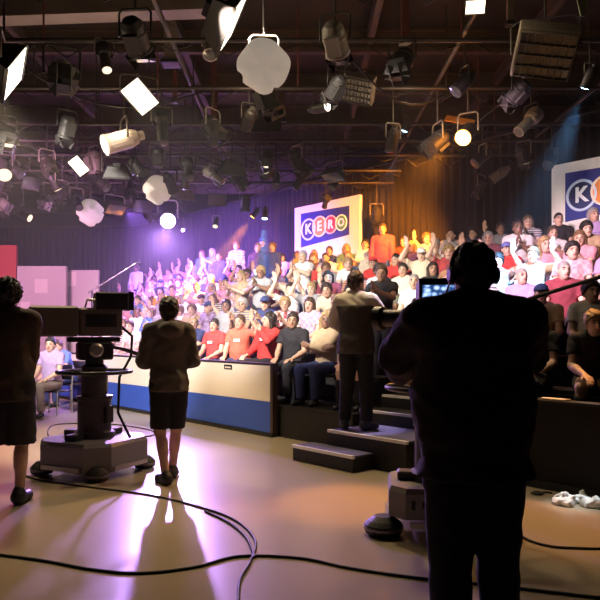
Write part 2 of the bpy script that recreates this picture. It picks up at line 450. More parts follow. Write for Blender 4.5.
    if P.get('shoes'):
        for i, (fa, fb, A, K) in enumerate(footprims):
            f = Field([min(fa[j], fb[j], A[j]) - .1 for j in range(3)], [max(fa[j], fb[j], A[j]) + .1 for j in range(3)], h)
            f.add(cap(fa, fb, .049, .043), .02); f.add(cap(fa + Vector((0, 0, .02)), A + (K - A) * .06, .05, .047, cut=True), .03)
            f.clip((0, 0, .002), (0, 0, -1)); garment('shoe%d' % i, f, M_SHOE)
    return out

HAIRS = {}
def hair_mesh(style):
    if style in HAIRS: return HAIRS[style]
    f = Field((-.2, -.25, -.36), (.2, .26, .22), .0095)
    if style in ('cap', 'brim'):
        if style == 'cap':
            f.add(ell((0, .012, .04), (.092, .112, .098)), .01); f.clip((0, 0, .035), (0, -.12, -1))
        else:
            f.add(ell((0, -.125, .05), (.068, .075, .014)), .01)
        m = M_CLOTH
    else:
        m = M_HAIR; n = (0, -.75, -.66); c = (0, -.016, 0)
        if style == 'curly':
            f.add(ell((0, .02, .035), (.105, .118, .118)), .01); f.wrinkle(.012, 110)
        elif style == 'cropped': f.add(ell((0, .014, .027), (.081, .101, .103)), .01)
        else: f.add(ell((0, .016, .03), (.091, .110, .114)), .01); f.wrinkle(.007, 85)
        f.clip(c, n); f.clip((0, 0, -.075), (0, 0, -1))
        if style == 'long':
            for x, y in ((-.072, .02), (.072, .02), (-.04, .07), (.04, .07), (0, .08)):
                f.add(cap((x, y, .02), (x * 1.15, y + .01, -.23), .036, .03), .03)
            f.wrinkle(.004, 90)
        if style == 'bun': f.add(ell((0, .13, .05), (.045, .045, .045)), .02)
    V, Q = f.polys(); me = bpy.data.meshes.new('hair_' + style); me.from_pydata(V.tolist(), [], Q.tolist()); me.materials.append(m)
    me.polygons.foreach_set('use_smooth', np.ones(len(Q), bool)); me.update(); HAIRS[style] = me
    return me

def place_person(pr, loc, rz, skin, shirt, legwear, hair, hairc, label, group=None, capc=None, scale=1.0, prnt=False, pat=None):
    o = link('person', pr['body'], None, loc, (0, 0, rz)); o.color = (*skin, 1); o.scale = (scale,) * 3
    tag(o, label, 'person', group)
    s = link('shirt', pr['shirt'], o); s.color = (*shirt, 1)
    if pat: setmat(s, pat)
    k = 'shorts' if 'shorts' in pr else 'trousers'
    s = link(k, pr[k], o); s.color = (*legwear, 1)
    for i in (0, 1):
        if 'shoe%d' % i in pr: link('shoe', pr['shoe%d' % i], o)
    hs = [('hair', hair, hairc)] if hair else []
    if capc: hs = [('hair', 'cropped', hairc), ('cap', 'cap', capc), ('brim', 'brim', capc)]
    for nm, st, c in hs:
        if nm == 'brim': q = link(nm, hair_mesh(st), q)
        else: q = link(nm, hair_mesh(st), o); q.matrix_local = pr['head']
        q.color = (*c, 1)
    if prnt:
        q = MB().box((-.055, -.006, -.022), (.055, .002, .022)).build('chest_print', mat('print_white', (.85, .8, .8), .8), s); q.matrix_local = pr['torso'] @ Matrix.Translation((.01, -.146, .345))
    if 'vest' in pr: q = link('vest', pr['vest'], o); q.color = (.055, .045, .038, 1)
    return o

# ================================================================== ROOM
XL, XR, YF, YB, CZ = -12.5, 10.0, -3.0, 28.5, 6.4
def struct(name, mb, m): return tag(mb.build(name, m), kind='structure')
struct('floor', MB().box((XL, YF, -.2), (XR, YB, 0)), floor_mat())
struct('ceiling', MB().box((XL, YF, CZ), (XR, YB, CZ + .2)), M_CEIL)
struct('wall_back', MB().box((XL, YB, 0), (XR, YB + .2, CZ)), M_WALL)
struct('wall_left', MB().box((XL - .2, YF, 0), (XL, YB, CZ)), M_WALL)
struct('wall_right', MB().box((XR, YF, 0), (XR + .2, YB, CZ)), M_WALL)
struct('wall_front', MB().box((XL, YF - .2, 0), (XR, YF, CZ)), M_WALL)
for i in range(9):
    y = 7.4 + i * 1.9
    struct('ceiling_beam', MB().box((XL, y, CZ - .38), (XR, y + .12, CZ - .3)).box((XL, y + .045, CZ - .3), (XR, y + .075, CZ)).box((XL, y, CZ - .03), (XR, y + .12, CZ)), M_BEAM)
for i, x in enumerate((-7.5, -4.6, -2.0, 1.1, 3.7, 6.4)):
    struct('ceiling_beam', MB().box((x, YF, CZ - .26), (x + .1, YB, CZ - .05)), M_BEAM)

# ---- curtain behind the stand
def curtain():
    path = []
    n = 520
    for i in range(n + 1):
        s = 6.5 - 23.5 * i / n; path.append((G(s, 6.75), Vector((-.756, -.654, 0))))
    e = path[-1][0]
    for i in range(1, 160): path.append((Vector((e.x - 6.6 * i / 160, e.y + .3 * math.sin(i / 160 * PI / 2), 0)), Vector((0, -1, 0))))
    vs = []; fs = []; d = 0
    for i, (p, nn) in enumerate(path):
        if i: d += (p - path[i - 1][0]).length
        a = .06 * math.sin(d * 2 * PI / .21 + .8 * math.sin(d * 1.7)) + .02 * math.sin(d * 2 * PI / .57)
        for off in (0, .02):
            for z, fl in ((.02, 1.25), (2.0, 1.0), (5.5, .7)):
                q = p + nn * (a * fl - off); vs.append((q.x, q.y, z))
    k = len(path)
    for i in range(k - 1):
        for o in (0, 3):
            for j in (0, 1):
                q = (i * 6 + o + j, (i + 1) * 6 + o + j, (i + 1) * 6 + o + j + 1, i * 6 + o + j + 1); fs.append(q if o == 0 else q[::-1])
        for j in (2, 0):
            q = (i * 6 + j, (i + 1) * 6 + j, (i + 1) * 6 + 3 + j, i * 6 + 3 + j); fs.append(q)
    t = empty('stage_curtain', G(0, 6.75), label='long dark pleated curtain hanging behind the whole audience stand', cat='curtain')
    b = MB().add([Vector(v) - Vector(t.location) for v in vs], fs, 0, True)
    b.build('drape', M_CURTAIN, t)
    MB().tube([p - Vector(t.location) + Vector((0, 0, 5.53)) for p, _ in path[::20]], .03, 8).build('curtain_rail', M_PIPE, t)
curtain()

# ---- grandstand
NR = 7; RZ0, RISE, RP, R0 = .42, .30, .80, .70
gs = empty('grandstand', G(0, 0), ROWYAW, kind='structure')     # local x = s, local y = r
S_R = 6.2
def row_end(k):
    s = 0.
    while True:
        p = G(s, R0 + RP * k)
        if 300 + F * p.x / p.y < 104 + 9 * max(0, k - 2) or s < -16: return s
        s -= .05
for k in range(NR):
    r0 = R0 + RP * k - (.68 if k == 0 else .36); r1 = R0 + RP * k + .44; z = RZ0 + RISE * k
    S_L = row_end(k) - .25
    SECT = ((S_L, 1.38), (2.42, S_R)) if k < 2 else ((S_L, S_R),)
    r = R0 + RP * k
    b = MB()
    for a, c in SECT:
        MB().box((a, r0, 0), (c, r1, z)).build('tier', M_STAGE, gs)
        MB().box((a, r0, z - .03), (c, r0 + .03, z + .004)).build('tier_edge', M_PIPE, gs)
    for a, c in [(a + .08, c - .05) for a, c in SECT]:
        b.box((a, r - .17, z + .375), (c, r + .22, z + .415))
        n = max(2, int((c - a) / 1.6))
        for i in range(n + 1):
            x = a + .06 + (c - a - .12) * i / n; b.box((x - .025, r - .1, z), (x + .025, r + .16, z + .375))
    b.build('bench', M_STAGE, gs)
b = MB()
for j in range(4):
    r0 = .12 + .4 * j; b.box((1.38, r0, 0), (2.42, r0 + .4, .48 + .15 * j))
b.build('aisle_step', M_STAGE, gs)
b = MB()
for j in range(4): b.box((1.40, .115 + .4 * j, .455 + .15 * j), (2.40, .15 + .4 * j, .485 + .15 * j))
b.build('step_edge', M_NOSING, gs)
r1 = R0 + RP * 6 + .44
MB().box((S_L, r1, 0), (S_R, r1 + .04, RZ0 + RISE * 6 + .95)).build('back_panel', M_STAGE, gs)

# ---- stairs up to the landing
st = tag(empty('staircase', G(1.395, -.92), ROWYAW), 'low black staircase with pale step edges leading up to the stand', 'stairs')
MB().box((0, 0, 0), (.92, .30, .145)).build('step', M_STAGE, st)
MB().box((-.005, -.005, .145), (.925, .30, .165)).build('tread', M_CARPET, st)
MB().box((-.008, -.012, .138), (.928, .022, .169)).build('nosing', M_NOSING, st)
MB().box((.25, .30, 0), (1.35, 1.02, .31)).build('landing', M_STAGE, st)
MB().box((.245, .30, .31), (1.355, 1.02, .33)).build('landing_carpet', M_CARPET, st)
MB().box((.24, .288, .303), (1.36, .325, .334)).build('nosing', M_NOSING, st)
MB().box((.03, .03, .02), (.06, .05, .12)).build('side_bracket', M_STEEL, st)

# ---- white and blue barrier in front of the stand
br = tag(empty('barrier', G(0, -.09), ROWYAW), 'long low barrier, cream above and royal blue below, before the front row', 'barrier')
LB = 7.4
MB().box((-LB, 0, .055), (-.055, .08, .468), bev=.004).build('lower_panel', M_BLUE, br)
MB().box((-LB, 0, .469), (-.055, .08, .955), bev=.004).build('upper_panel', M_WHITE, br)
MB().box((-LB, -.02, 0), (-.0, .085, .054)).build('plinth', M_BLACK, br)
MB().box((-LB, -.008, .956), (-.0, .10, .985), bev=.004).build('top_cap', M_BLACK, br)
MB().box((-.054, -.004, .055), (0, .085, .955)).build('end_post', mat('brown_post', (.05, .03, .025), .5), br)
tagb = MB().box((-1.13, -.006, .865), (-.93, -.0005, .935)); tagb.build('sticker', M_BLACKMATTE, br)
MB().box((-1.10, -.009, .885), (-.96, -.0065, .905)).build('sticker_band', M_SETSQ, br)

# ---- black front wall right of the stairs
fw = tag(empty('front_wall_panel', G(2.80, -.12), ROWYAW), 'black wall panel closing the stand beside the stairs', 'panel')
MB().box((0, 0, 0), (3.4, .06, .78)).build('board', M_BLACKMATTE, fw)
MB().box((-.02, -.10, .78), (3.42, .09, .80)).build('ledge', M_BLACK, fw)
MB().box((0, -.02, 0), (3.4, -.001, .07)).build('plinth', M_RUBBER, fw)

# things standing on the ledge


cup = tag(empty('paper_cup', G(3.62, -.12, .802)), 'small white paper cup on the black ledge beside the stairs', 'cup')
MB().lathe([(.028, 0), (.038, .085), (.036, .085), (.026, .006)], 16).build('cup_wall', M_WHITE, cup)
MB().lathe([(.040, .083), (.040, .092), (.030, .097)], 16).build('cup_lid', M_SETSQ, cup)
tr = tag(MB().box((-.12, -.05, 0), (.12, .05, .014), bev=.004).build('note_pad', M_SETSQ, None, G(4.02, -.12, .802), (0, 0, ROWYAW)), 'thin pale pad lying flat on the black ledge', 'pad')

# ---- handrail before the second row at the right
hr = tag(empty('handrail', (0, 0, 0)), 'black sloping metal handrail beside the dark-dressed front row people', 'rail')
A, B = G(3.05, 1.07, 1.76), G(4.6, 1.07, 2.14)
MB().tube([A, B], .022, 10).build('top_rail', M_BLACK, hr)
for p in (A.lerp(B, .06), A.lerp(B, .93)):
    MB().tube([(p.x, p.y, RZ0 + .30), p], .018, 8).build('post', M_BLACK, hr)

# ---- signs
def letter(ch, size, name, m, parent, x, y, z):
    cu = bpy.data.curves.new('t', 'FONT'); cu.body = ch; cu.size = size; cu.extrude = .012; cu.offset = size * .022; cu.align_x = 'CENTER'; cu.align_y = 'CENTER'
    o = bpy.data.objects.new('t', cu); COL.objects.link(o)
    dg = bpy.context.evaluated_depsgraph_get(); me = bpy.data.meshes.new_from_object(o.evaluated_get(dg))
    bpy.data.objects.remove(o); me.materials.clear(); me.materials.append(m)
    return link(name, me, parent, (x, y, z), (PI / 2, 0, 0))
RINGC = [((.70, .80, 1.0), (.035, .05, .16)), ((1.0, .78, .6), (.85, .30, .08)), ((1.0, .6, .6), (.65, .07, .09)), ((.75, .95, .75), (.12, .30, .10))]
def sign(s0, zb, label):
    t = tag(empty('studio_sign', G(s0, 6.28, zb), ROWYAW), label, 'sign', 'studio signs on the curtain')
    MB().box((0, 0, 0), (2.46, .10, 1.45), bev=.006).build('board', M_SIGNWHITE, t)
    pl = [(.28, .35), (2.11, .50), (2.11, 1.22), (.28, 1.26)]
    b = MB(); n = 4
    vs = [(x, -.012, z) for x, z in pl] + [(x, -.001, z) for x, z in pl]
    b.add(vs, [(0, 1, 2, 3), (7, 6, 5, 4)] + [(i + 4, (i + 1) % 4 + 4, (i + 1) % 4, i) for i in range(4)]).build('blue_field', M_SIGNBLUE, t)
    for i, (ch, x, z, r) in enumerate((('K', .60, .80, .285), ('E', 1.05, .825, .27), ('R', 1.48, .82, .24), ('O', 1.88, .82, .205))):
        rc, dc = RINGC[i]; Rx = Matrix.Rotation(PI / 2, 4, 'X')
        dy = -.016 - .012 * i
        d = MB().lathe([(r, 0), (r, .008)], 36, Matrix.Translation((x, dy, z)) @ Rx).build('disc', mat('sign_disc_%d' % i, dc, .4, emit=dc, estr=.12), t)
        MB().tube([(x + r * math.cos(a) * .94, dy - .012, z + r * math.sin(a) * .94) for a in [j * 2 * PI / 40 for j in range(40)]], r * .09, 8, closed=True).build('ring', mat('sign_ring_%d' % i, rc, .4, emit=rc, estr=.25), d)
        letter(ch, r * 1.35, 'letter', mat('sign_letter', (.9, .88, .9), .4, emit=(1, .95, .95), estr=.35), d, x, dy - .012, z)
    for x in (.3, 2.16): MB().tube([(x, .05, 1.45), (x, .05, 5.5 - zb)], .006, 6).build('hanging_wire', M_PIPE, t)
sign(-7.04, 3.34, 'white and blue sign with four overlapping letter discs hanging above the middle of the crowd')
sign(.46, 3.10, 'white and blue letter-disc sign cut by the frame, behind the person in black')

# ---- set flats at the far left
def flat(px0, px1, ptop, Y, m, squares, label, nm='set_flat'):
    x0 = (px0 - 300) / F * Y; x1 = (px1 - 300) / F * Y; zt = CAMZ + (HOR - ptop) / F * Y
    t = tag(empty(nm, (x0, Y, 0)), label, 'set wall')
    MB().box((0, 0, 0), (x1 - x0, .12, zt), bev=.005).build('face', m, t)
    for a, b_, c, d in squares:
        MB().box(((a - px0) / F * Y, -.02, CAMZ + (HOR - d) / F * Y), ((b_ - px0) / F * Y, -.001, CAMZ + (HOR - c) / F * Y)).build('square_panel', M_SETSQ, t)
    MB().box((0.02, .121, .3), (.1, .9, .4)).box((0.02, .82, 0), (.1, .9, .4)).build('brace', M_BEAM, t)
flat(17, 66, 266, 16.2, M_SETWALL, [(35, 48, 279, 293), (21, 30, 302, 314)], 'tall pale grey set wall with small cream squares, the wider one')
flat(66.6, 98.5, 270, 16.6, M_SETWALL, [(67.5, 76, 272, 286)], 'pale set wall with one cream square, next to the purple-lit curtain')
flat(-30, 16, 245, 18.0, M_SETRED, [], 'tall glowing red set wall behind the pale ones', 'red_set_wall')

# ================================================================== AUDIENCE
SK = [(.62, .40, .29), (.55, .34, .24), (.70, .47, .35), (.42, .25, .16), (.25, .14, .09)]
HC = [(.03, .02, .015), (.07, .04, .022), (.015, .013, .012), (.16, .095, .045), (.35, .24, .11), (.30, .29, .28)]
def A(w, **k): return dict(w=w, **k)
UP = (0, -.35, 1)
POSES = {
 'clapping': dict(sit=True, lean=.05, R=A((-.035, -.33, .90), d=(.25, -.75, .8), e=(-.5, .4, -.9), n=(1, 0, 0), curl=.1), L=A((.045, -.34, .92), d=(-.2, -.75, .8), e=(.5, .4, -.9), n=(-1, 0, 0), curl=.1), yaw=.25),
 'sitting': dict(sit=True, lean=.03, R=A((-.13, -.30, .62), d=(.2, -1, -.1), n=(0, 0, -1)), L=A((.13, -.30, .62), d=(-.2, -1, -.1), n=(0, 0, -1)), yaw=.35, w=1.04),
 'cheering': dict(sit=True, R=A((-.24, -.16, 1.34), d=(-.1, -.1, 1), e=(-.6, -.4, -.5), n=(0, -1, 0), curl=.15), L=A((.22, -.18, 1.31), d=(.1, -.1, 1), e=(.6, -.4, -.5), n=(0, -1, 0), curl=.15), yaw=.1, pitch=.12),
 'leaning': dict(sit=True, lean=.42, R=A((-.10, -.50, .62), d=(.3, -.9, -.2), n=(0, 0, -1)), L=A((.12, -.50, .63), d=(-.3, -.9, -.2), n=(0, 0, -1)), yaw=.3, pitch=-.3, w=.95),
 'smiling': dict(sit=True, lean=-.05, R=A((.10, -.22, .80), d=(1, -.1, .2), n=(0, 1, 0), e=(-1, -.2, -.8)), L=A((-.10, -.25, .83), d=(-1, -.1, .2), n=(0, 1, 0), e=(1, -.2, -.8)), yaw=.55, w=.92, g=.95, sleeve=1.95),
 'turning': dict(sit=True, side=.1, R=A((-.16, -.28, .64), d=(.2, -1, -.1), n=(0, 0, -1)), L=A((.05, -.20, 1.02), d=(-.2, -.2, 1), n=(0, -1, 0), e=(1, -.4, -.8)), yaw=-.5, w=.94, sleeve=1.95),
 'standing': dict(R=A((-.22, -.13, .84), d=(0, -.3, -1), n=(1, 0, 0)), L=A((.22, -.13, .84), d=(0, -.3, -1), n=(-1, 0, 0)), yaw=.3, sleeve=1.95, w=1.05),
 'standing and clapping': dict(lean=.04, R=A((-.035, -.36, 1.30), d=(.2, -.7, .8), e=(-1, .3, -.8), n=(1, 0, 0), curl=.1), L=A((.045, -.37, 1.32), d=(-.2, -.7, .8), e=(1, .3, -.8), n=(-1, 0, 0), curl=.1), yaw=.2),
 'standing with a raised arm': dict(side=-.06, R=A((-.20, -.28, 1.86), d=(0, -.2, 1), e=(-1, .1, -.2), n=(0, -1, 0), curl=.5), L=A((.24, -.12, .86), d=(0, -.3, -1), n=(-1, 0, 0)), yaw=.4, sleeve=.62, w=.97),
 'seated with a raised hand': dict(sit=True, R=A((-.13, -.30, .62), d=(.2, -1, -.1), n=(0, 0, -1)), L=A((.30, -.20, 1.22), d=(.1, -.2, 1), e=(1, 0, -.8), n=(0, -1, 0), curl=.1), yaw=0., g=1.12, fat=.02),
}
PROTO = {k: make_person('person_' + k.replace(' ', '_'), v) for k, v in POSES.items()}
def zsh(c): return c
WHITE, RED, CORAL, NAVY, BLK, GREY, TAN, BLUE, PINK, MAROON, GREEN, ORANGE, CREAM, LILAC = (.72, .70, .70), (.62, .045, .04), (.72, .12, .07), (.03, .045, .14), (.016, .015, .018), (.32, .32, .34), (.45, .33, .2), (.10, .2, .5), (.7, .33, .4), (.25, .04, .06), (.12, .22, .1), (.75, .26, .04), (.7, .6, .45), (.45, .33, .6)
CN = {WHITE: 'white', RED: 'red', CORAL: 'coral red', NAVY: 'navy', BLK: 'black', GREY: 'grey', TAN: 'tan', BLUE: 'blue', PINK: 'pink', MAROON: 'maroon', GREEN: 'olive green', ORANGE: 'orange', CREAM: 'cream', LILAC: 'lilac'}
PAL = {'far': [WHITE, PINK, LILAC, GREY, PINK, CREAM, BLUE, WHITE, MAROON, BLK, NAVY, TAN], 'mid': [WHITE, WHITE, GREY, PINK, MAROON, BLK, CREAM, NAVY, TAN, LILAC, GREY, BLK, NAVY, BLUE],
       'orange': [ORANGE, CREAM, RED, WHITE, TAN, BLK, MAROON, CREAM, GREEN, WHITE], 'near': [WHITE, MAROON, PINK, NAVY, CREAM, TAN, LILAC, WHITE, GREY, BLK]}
# people the photograph shows clearly: head position -> pose, shirt, hair, hair colour, cap, label
KEY = [
 (127, 309, 'leaning', CORAL, 'short', HC[1], None, 'person in coral shirt leaning forward just behind the tall camera'),
 (213, 320, 'sitting', RED, 'short', HC[0], None, 'person with short dark hair in red T-shirt, front row above the barrier sticker'),
 (240, 316, 'seated with a raised hand', CORAL, 'short', HC[1], None, 'heavy laughing person in coral T-shirt, front row between two red shirts'),
 (267, 320, 'turning', RED, 'long', HC[0], None, 'person with long dark hair in red top, front row beside the person in black'),
 (294, 330, 'sitting', BLK, 'short', HC[0], None, 'person in black polo at the barrier end, front row'),
 (328, 340, 'smiling', TAN, 'long', HC[4], None, 'fair-haired person in tan top, front row behind the person on the stairs'),
 (385, 276, 'standing and clapping', BLK, 'short', HC[1], None, 'person in dark jacket standing near the front beside the aisle'),
 (208, 292, 'clapping', WHITE, 'cap', HC[0], (.05, .02, .02), 'person in white shirt and dark cap above the red-shirted front row'),
 (228, 300, 'sitting', GREY, 'short', HC[2], None, 'dark-haired person in grey shirt, second row behind the coral T-shirt'),
 (308, 268, 'clapping', RED, 'short', HC[3], None, 'person in bright red top just past the head of the person on the stairs'),
 (290, 285, 'cheering', WHITE, 'short', HC[0], None, 'person in white with both arms up beside the person on the stairs'),
 (508, 236, 'sitting', RED, 'cap', HC[2], (.12, .14, .4), 'person in red top and blue cap beside the one in white, near the curtain'),
 (530, 234, 'clapping', WHITE, 'short', HC[0], None, 'large dark-haired person in white shirt next to the red top and blue cap'),
 (497, 219, 'sitting', GREY, 'short', HC[1], None, 'person in light grey shirt in the top row, behind the red top'),
 (570, 218, 'sitting', BLK, 'cropped', HC[2], None, 'person in black right before the cut-off letter sign'),
 (545, 276, 'sitting', TAN, 'cap', HC[1], (.03, .06, .16), 'person in tan top and navy cap above the sloping handrail'),
 (547, 305, 'sitting', BLK, 'curly', HC[1], None, 'curly-haired person in black jacket below the handrail'),
 (515, 305, 'turning', BLK, 'short', HC[2], None, 'dark-haired person in black beside the cameraman shoulder'),
 (505, 285, 'smiling', LILAC, 'cropped', HC[5], None, 'person with pale cropped hair in lilac shirt near the cameraman head'),
 (575, 240, 'clapping', PINK, 'long', HC[3], None, 'person in pink top seated below the person in black'),
 (568, 262, 'sitting', MAROON, 'cropped', HC[5], None, 'person with pale hair in maroon top, above the handrail'),
 (405, 236, 'seated with a raised hand', RED, 'short', HC[1], None, 'person in red with a raised hand in the orange light'),
 (368, 240, 'smiling', WHITE, 'short', HC[0], None, 'person in white in the top row of the orange light'),
 (437, 229, 'turning', GREY, 'short', HC[0], None, 'person in grey in the top row above the viewfinder screen'),
 (437, 270, 'smiling', BLK, 'long', HC[0], None, 'long-haired person in black just over the viewfinder screen'),
]
seats = []
for k in range(NR):
    r = R0 + RP * k; z = RZ0 + RISE * k; j = 0
    s = .87 if k == 0 else 1.02 - (.0 if k % 2 == 0 else .3)
    while s > -16:
        p = G(s, r, z + 1.2); x = 300 + F * p.x / p.y
        if x > 108 + 9 * max(0, k - 2): seats.append([k, s, r, z, 'A'])
        s -= .68 if k == 0 else .585
    s = (2.78 if k < 2 else 1.65) + (.0 if k % 2 == 0 else -.3 if k > 1 else .2)
    while s < 6.0:
        p = G(s, r, z + 1.2)
        if 300 + F * p.x / p.y < 630: seats.append([k, s, r, z, 'B'])
        s += .585
for q in seats:
    q += [None]
used = set()
for (px, py, pose, sh, hair, hc, capc, lab) in KEY:
    stand = pose.startswith('standing'); best = None
    for i, q in enumerate(seats):
        if i in used: continue
        hp = G(q[1], q[2], q[3] + (1.64 if stand else 1.22)); x, y = pix(hp)
        d = (x - px) ** 2 + (y - py) ** 2
        if best is None or d < best[0]: best = (d, i)
    used.add(best[1]); seats[best[1]][5] = (pose, sh, hair, hc, capc, lab)
seats.sort(key=lambda q: (q[0], q[4], -q[1] if q[4] == 'A' else q[1]))
cnt = {}
for q in seats:
    k, s, r, z, blk, spec = q
    cnt[k, blk] = cnt.get((k, blk), 0) + 1; n = cnt[k, blk]
    base = G(s, r + rnd.uniform(-.02, .03), z)
    px, py = pix(base + Vector((0, 0, 1.2)))
    dark = blk == 'B' and k == 0
    pat = None
    if spec: pose, sh, hair, hc, capc, lab = spec
    else:
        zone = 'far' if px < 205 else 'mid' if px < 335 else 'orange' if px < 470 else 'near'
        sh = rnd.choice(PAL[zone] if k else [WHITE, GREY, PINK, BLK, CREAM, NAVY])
        c = ['clapping', 'sitting', 'smiling', 'turning', 'leaning', 'clapping', 'seated with a raised hand']
        if k >= 5 and px < 390 and not 280 < px < 365: c += ['standing', 'standing and clapping', 'standing', 'cheering']
        elif k >= 1: c += ['cheering', 'standing and clapping'] if 205 < px < 330 else ['cheering', 'sitting', 'sitting']
        if k == 0: c = ['clapping', 'sitting', 'smiling', 'leaning']
        if dark: sh = BLK
        if k >= 4 and (280 < px < 370 or px > 530): c = ['clapping', 'sitting', 'smiling', 'turning', 'leaning']
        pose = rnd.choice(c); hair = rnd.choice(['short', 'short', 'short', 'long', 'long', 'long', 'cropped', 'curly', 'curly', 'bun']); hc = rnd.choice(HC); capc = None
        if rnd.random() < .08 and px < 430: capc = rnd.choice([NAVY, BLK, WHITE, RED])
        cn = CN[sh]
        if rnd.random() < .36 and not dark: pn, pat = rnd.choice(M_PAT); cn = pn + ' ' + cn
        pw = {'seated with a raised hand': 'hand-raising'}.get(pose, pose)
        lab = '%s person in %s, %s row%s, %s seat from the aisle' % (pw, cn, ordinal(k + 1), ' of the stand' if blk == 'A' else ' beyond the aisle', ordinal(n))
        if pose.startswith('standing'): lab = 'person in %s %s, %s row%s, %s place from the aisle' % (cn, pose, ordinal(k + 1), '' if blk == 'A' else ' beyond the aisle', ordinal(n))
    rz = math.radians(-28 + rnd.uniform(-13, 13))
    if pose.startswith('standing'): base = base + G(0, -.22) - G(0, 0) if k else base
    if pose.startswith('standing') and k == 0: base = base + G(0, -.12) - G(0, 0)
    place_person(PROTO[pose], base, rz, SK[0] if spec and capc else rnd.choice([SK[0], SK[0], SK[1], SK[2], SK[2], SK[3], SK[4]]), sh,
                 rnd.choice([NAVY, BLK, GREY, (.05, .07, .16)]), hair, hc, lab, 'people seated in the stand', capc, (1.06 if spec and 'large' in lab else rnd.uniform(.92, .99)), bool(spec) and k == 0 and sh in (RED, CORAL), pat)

# ---- two people on chairs at the far end of the barrier
def chair(loc, rz, label):
    t = tag(empty('folding_chair', loc, rz), label, 'chair', 'folding chairs by the pale set walls')
    MB().box((-.25, -.2, .385), (.25, .2, .412), bev=.008).build('seat', M_BLACK, t)
    MB().box((-.25, .21, .58), (.25, .235, .84), bev=.006).build('backrest', M_BLACK, t)
    for x in (-.245, .245):
        MB().tube([(x, -.19, 0), (x, -.17, .41)], .011, 8).build('leg', M_STEEL, t)
        MB().tube([(x, .2, 0), (x, .19, .42), (x, .222, .84)], .011, 8).build('leg', M_STEEL, t)
for px, Y, sh, lg, hc, rz, lab, cl in ((52, 11.6, LILAC, (.22, .17, .15), HC[2], -.35, 'person in lilac shirt on a chair behind the tall camera pedestal', 'folding chair under the person in lilac behind the pedestal'),
                                  (70, 13.2, BLUE, NAVY, HC[1], -.6, 'person in blue shirt on a chair by the barrier far end', 'folding chair under the person in blue at the barrier end')):
    x = (px - 300) / F * Y
    p = Vector((x, Y, 0)); chair(p + Vector((0, .03, 0)), rz, cl)
    place_person(PROTO['sitting'] if Y < 12 else PROTO['leaning'], p, rz, SK[0], sh, lg, 'short', hc, lab)

# ================================================================== CREW
# cameraman, seen from behind
cm = make_person('person_cameraman', dict(h=.009, w=1.24, g=1.35, fat=.05, infl=.036, sleeve=2, hem=-.20, tinfl=.034, collar=True, shoes=True, wr=.006, lean=.02,
    R=A((-.24, -.46, 1.16), e=(-1, .15, -.55), d=(.15, -1, .1), n=(.6, 0, -1), curl=.75), L=A((.24, -.46, 1.16), e=(1, .15, -.55), d=(-.15, -1, .1), n=(-.6, 0, -1), curl=.75), yaw=.12, pitch=.02))
o = place_person(cm, (.757, 2.95, 0), PI, SK[1], (.020, .008, .009), (.016, .014, .014), 'short', (.012, .01, .01), 'heavy-set person in dark jacket seen from behind, working the near camera', None, None, 1.03)
hs = link('headset', None, o) if False else None
b = MB(); Hd = cm['head']
arc = [(math.cos(a) * .098, .01, .02 + math.sin(a) * .118) for a in [PI * i / 14 for i in range(15)]]
hs = b.tube(arc, .009, 8).build('headset', M_BLACK, o); hs.matrix_local = Hd
for sx in (-1, 1):
    MB().lathe([(.022, 0), (.036, .006), (.036, .022), (.025, .028)], 18, Matrix.Translation((sx * .082, .01, .0)) @ Matrix.Rotation(sx * PI / 2, 4, 'Y')).build('ear_cup', M_BLACK, hs)
MB().tube([(.095, -.005, -.02), (.09, -.08, -.07), (.03, -.135, -.07)], .005, 6).build('microphone_arm', M_BLACK, hs)
# grey hoodie
hm = make_person('person_hoodie', dict(h=.009, w=.95, g=1.0, fat=.0, infl=.022, sleeve=2, hem=-.10, hood=True, shorts=True, slen=.0, tinfl=.012, shoes=True, wr=.006,
    R=A((-.10, -.24, 1.10), e=(-.5, .5, -.7), d=(.9, -.5, 0), n=(.5, .9, 0), curl=.5), L=A((.10, -.25, 1.11), e=(.5, .5, -.7), d=(-.9, -.5, 0), n=(-.5, .9, 0), curl=.5), yaw=.1,
    RL=((-.085, -.10, .50), (-.06, -.17, .085), -.2), LL=((.085, .01, .50), (.045, .09, .085), .15)))
hp = on_floor(169, 482)
place_person(hm, hp, PI + .35, SK[1], (.115, .098, .085), (.012, .012, .014), 'short', (.03, .022, .02), 'person in grey hoodie and black shorts standing on the purple-lit floor')
# person at the left edge
lm = make_person('person_left', dict(h=.009, w=1.02, g=1.1, fat=.02, infl=.028, sleeve=2, hem=-.16, shorts=True, slen=-.10, tinfl=.03, shoes=True, wr=.005, collar=True,
    R=A((-.08, -.27, 1.0), e=(-.25, 1, -.2), d=(1, -.5, 0), n=(.5, 1, 0)), L=A((.08, -.28, 1.02), e=(.25, 1, -.2), d=(-1, -.5, 0), n=(-.5, 1, 0)), yaw=.3,
    RL=((-.10, -.04, .50), (-.10, .02, .085), 0), LL=((.10, .0, .50), (.11, .12, .085), 0)))
lp = on_floor(7, 503)
place_person(lm, lp, PI + .12, SK[1], (.05, .035, .028), (.022, .02, .024), 'curly', (.012, .01, .01), 'person in dark jacket and long shorts cut off by the frame edge', None, None, 1.06)
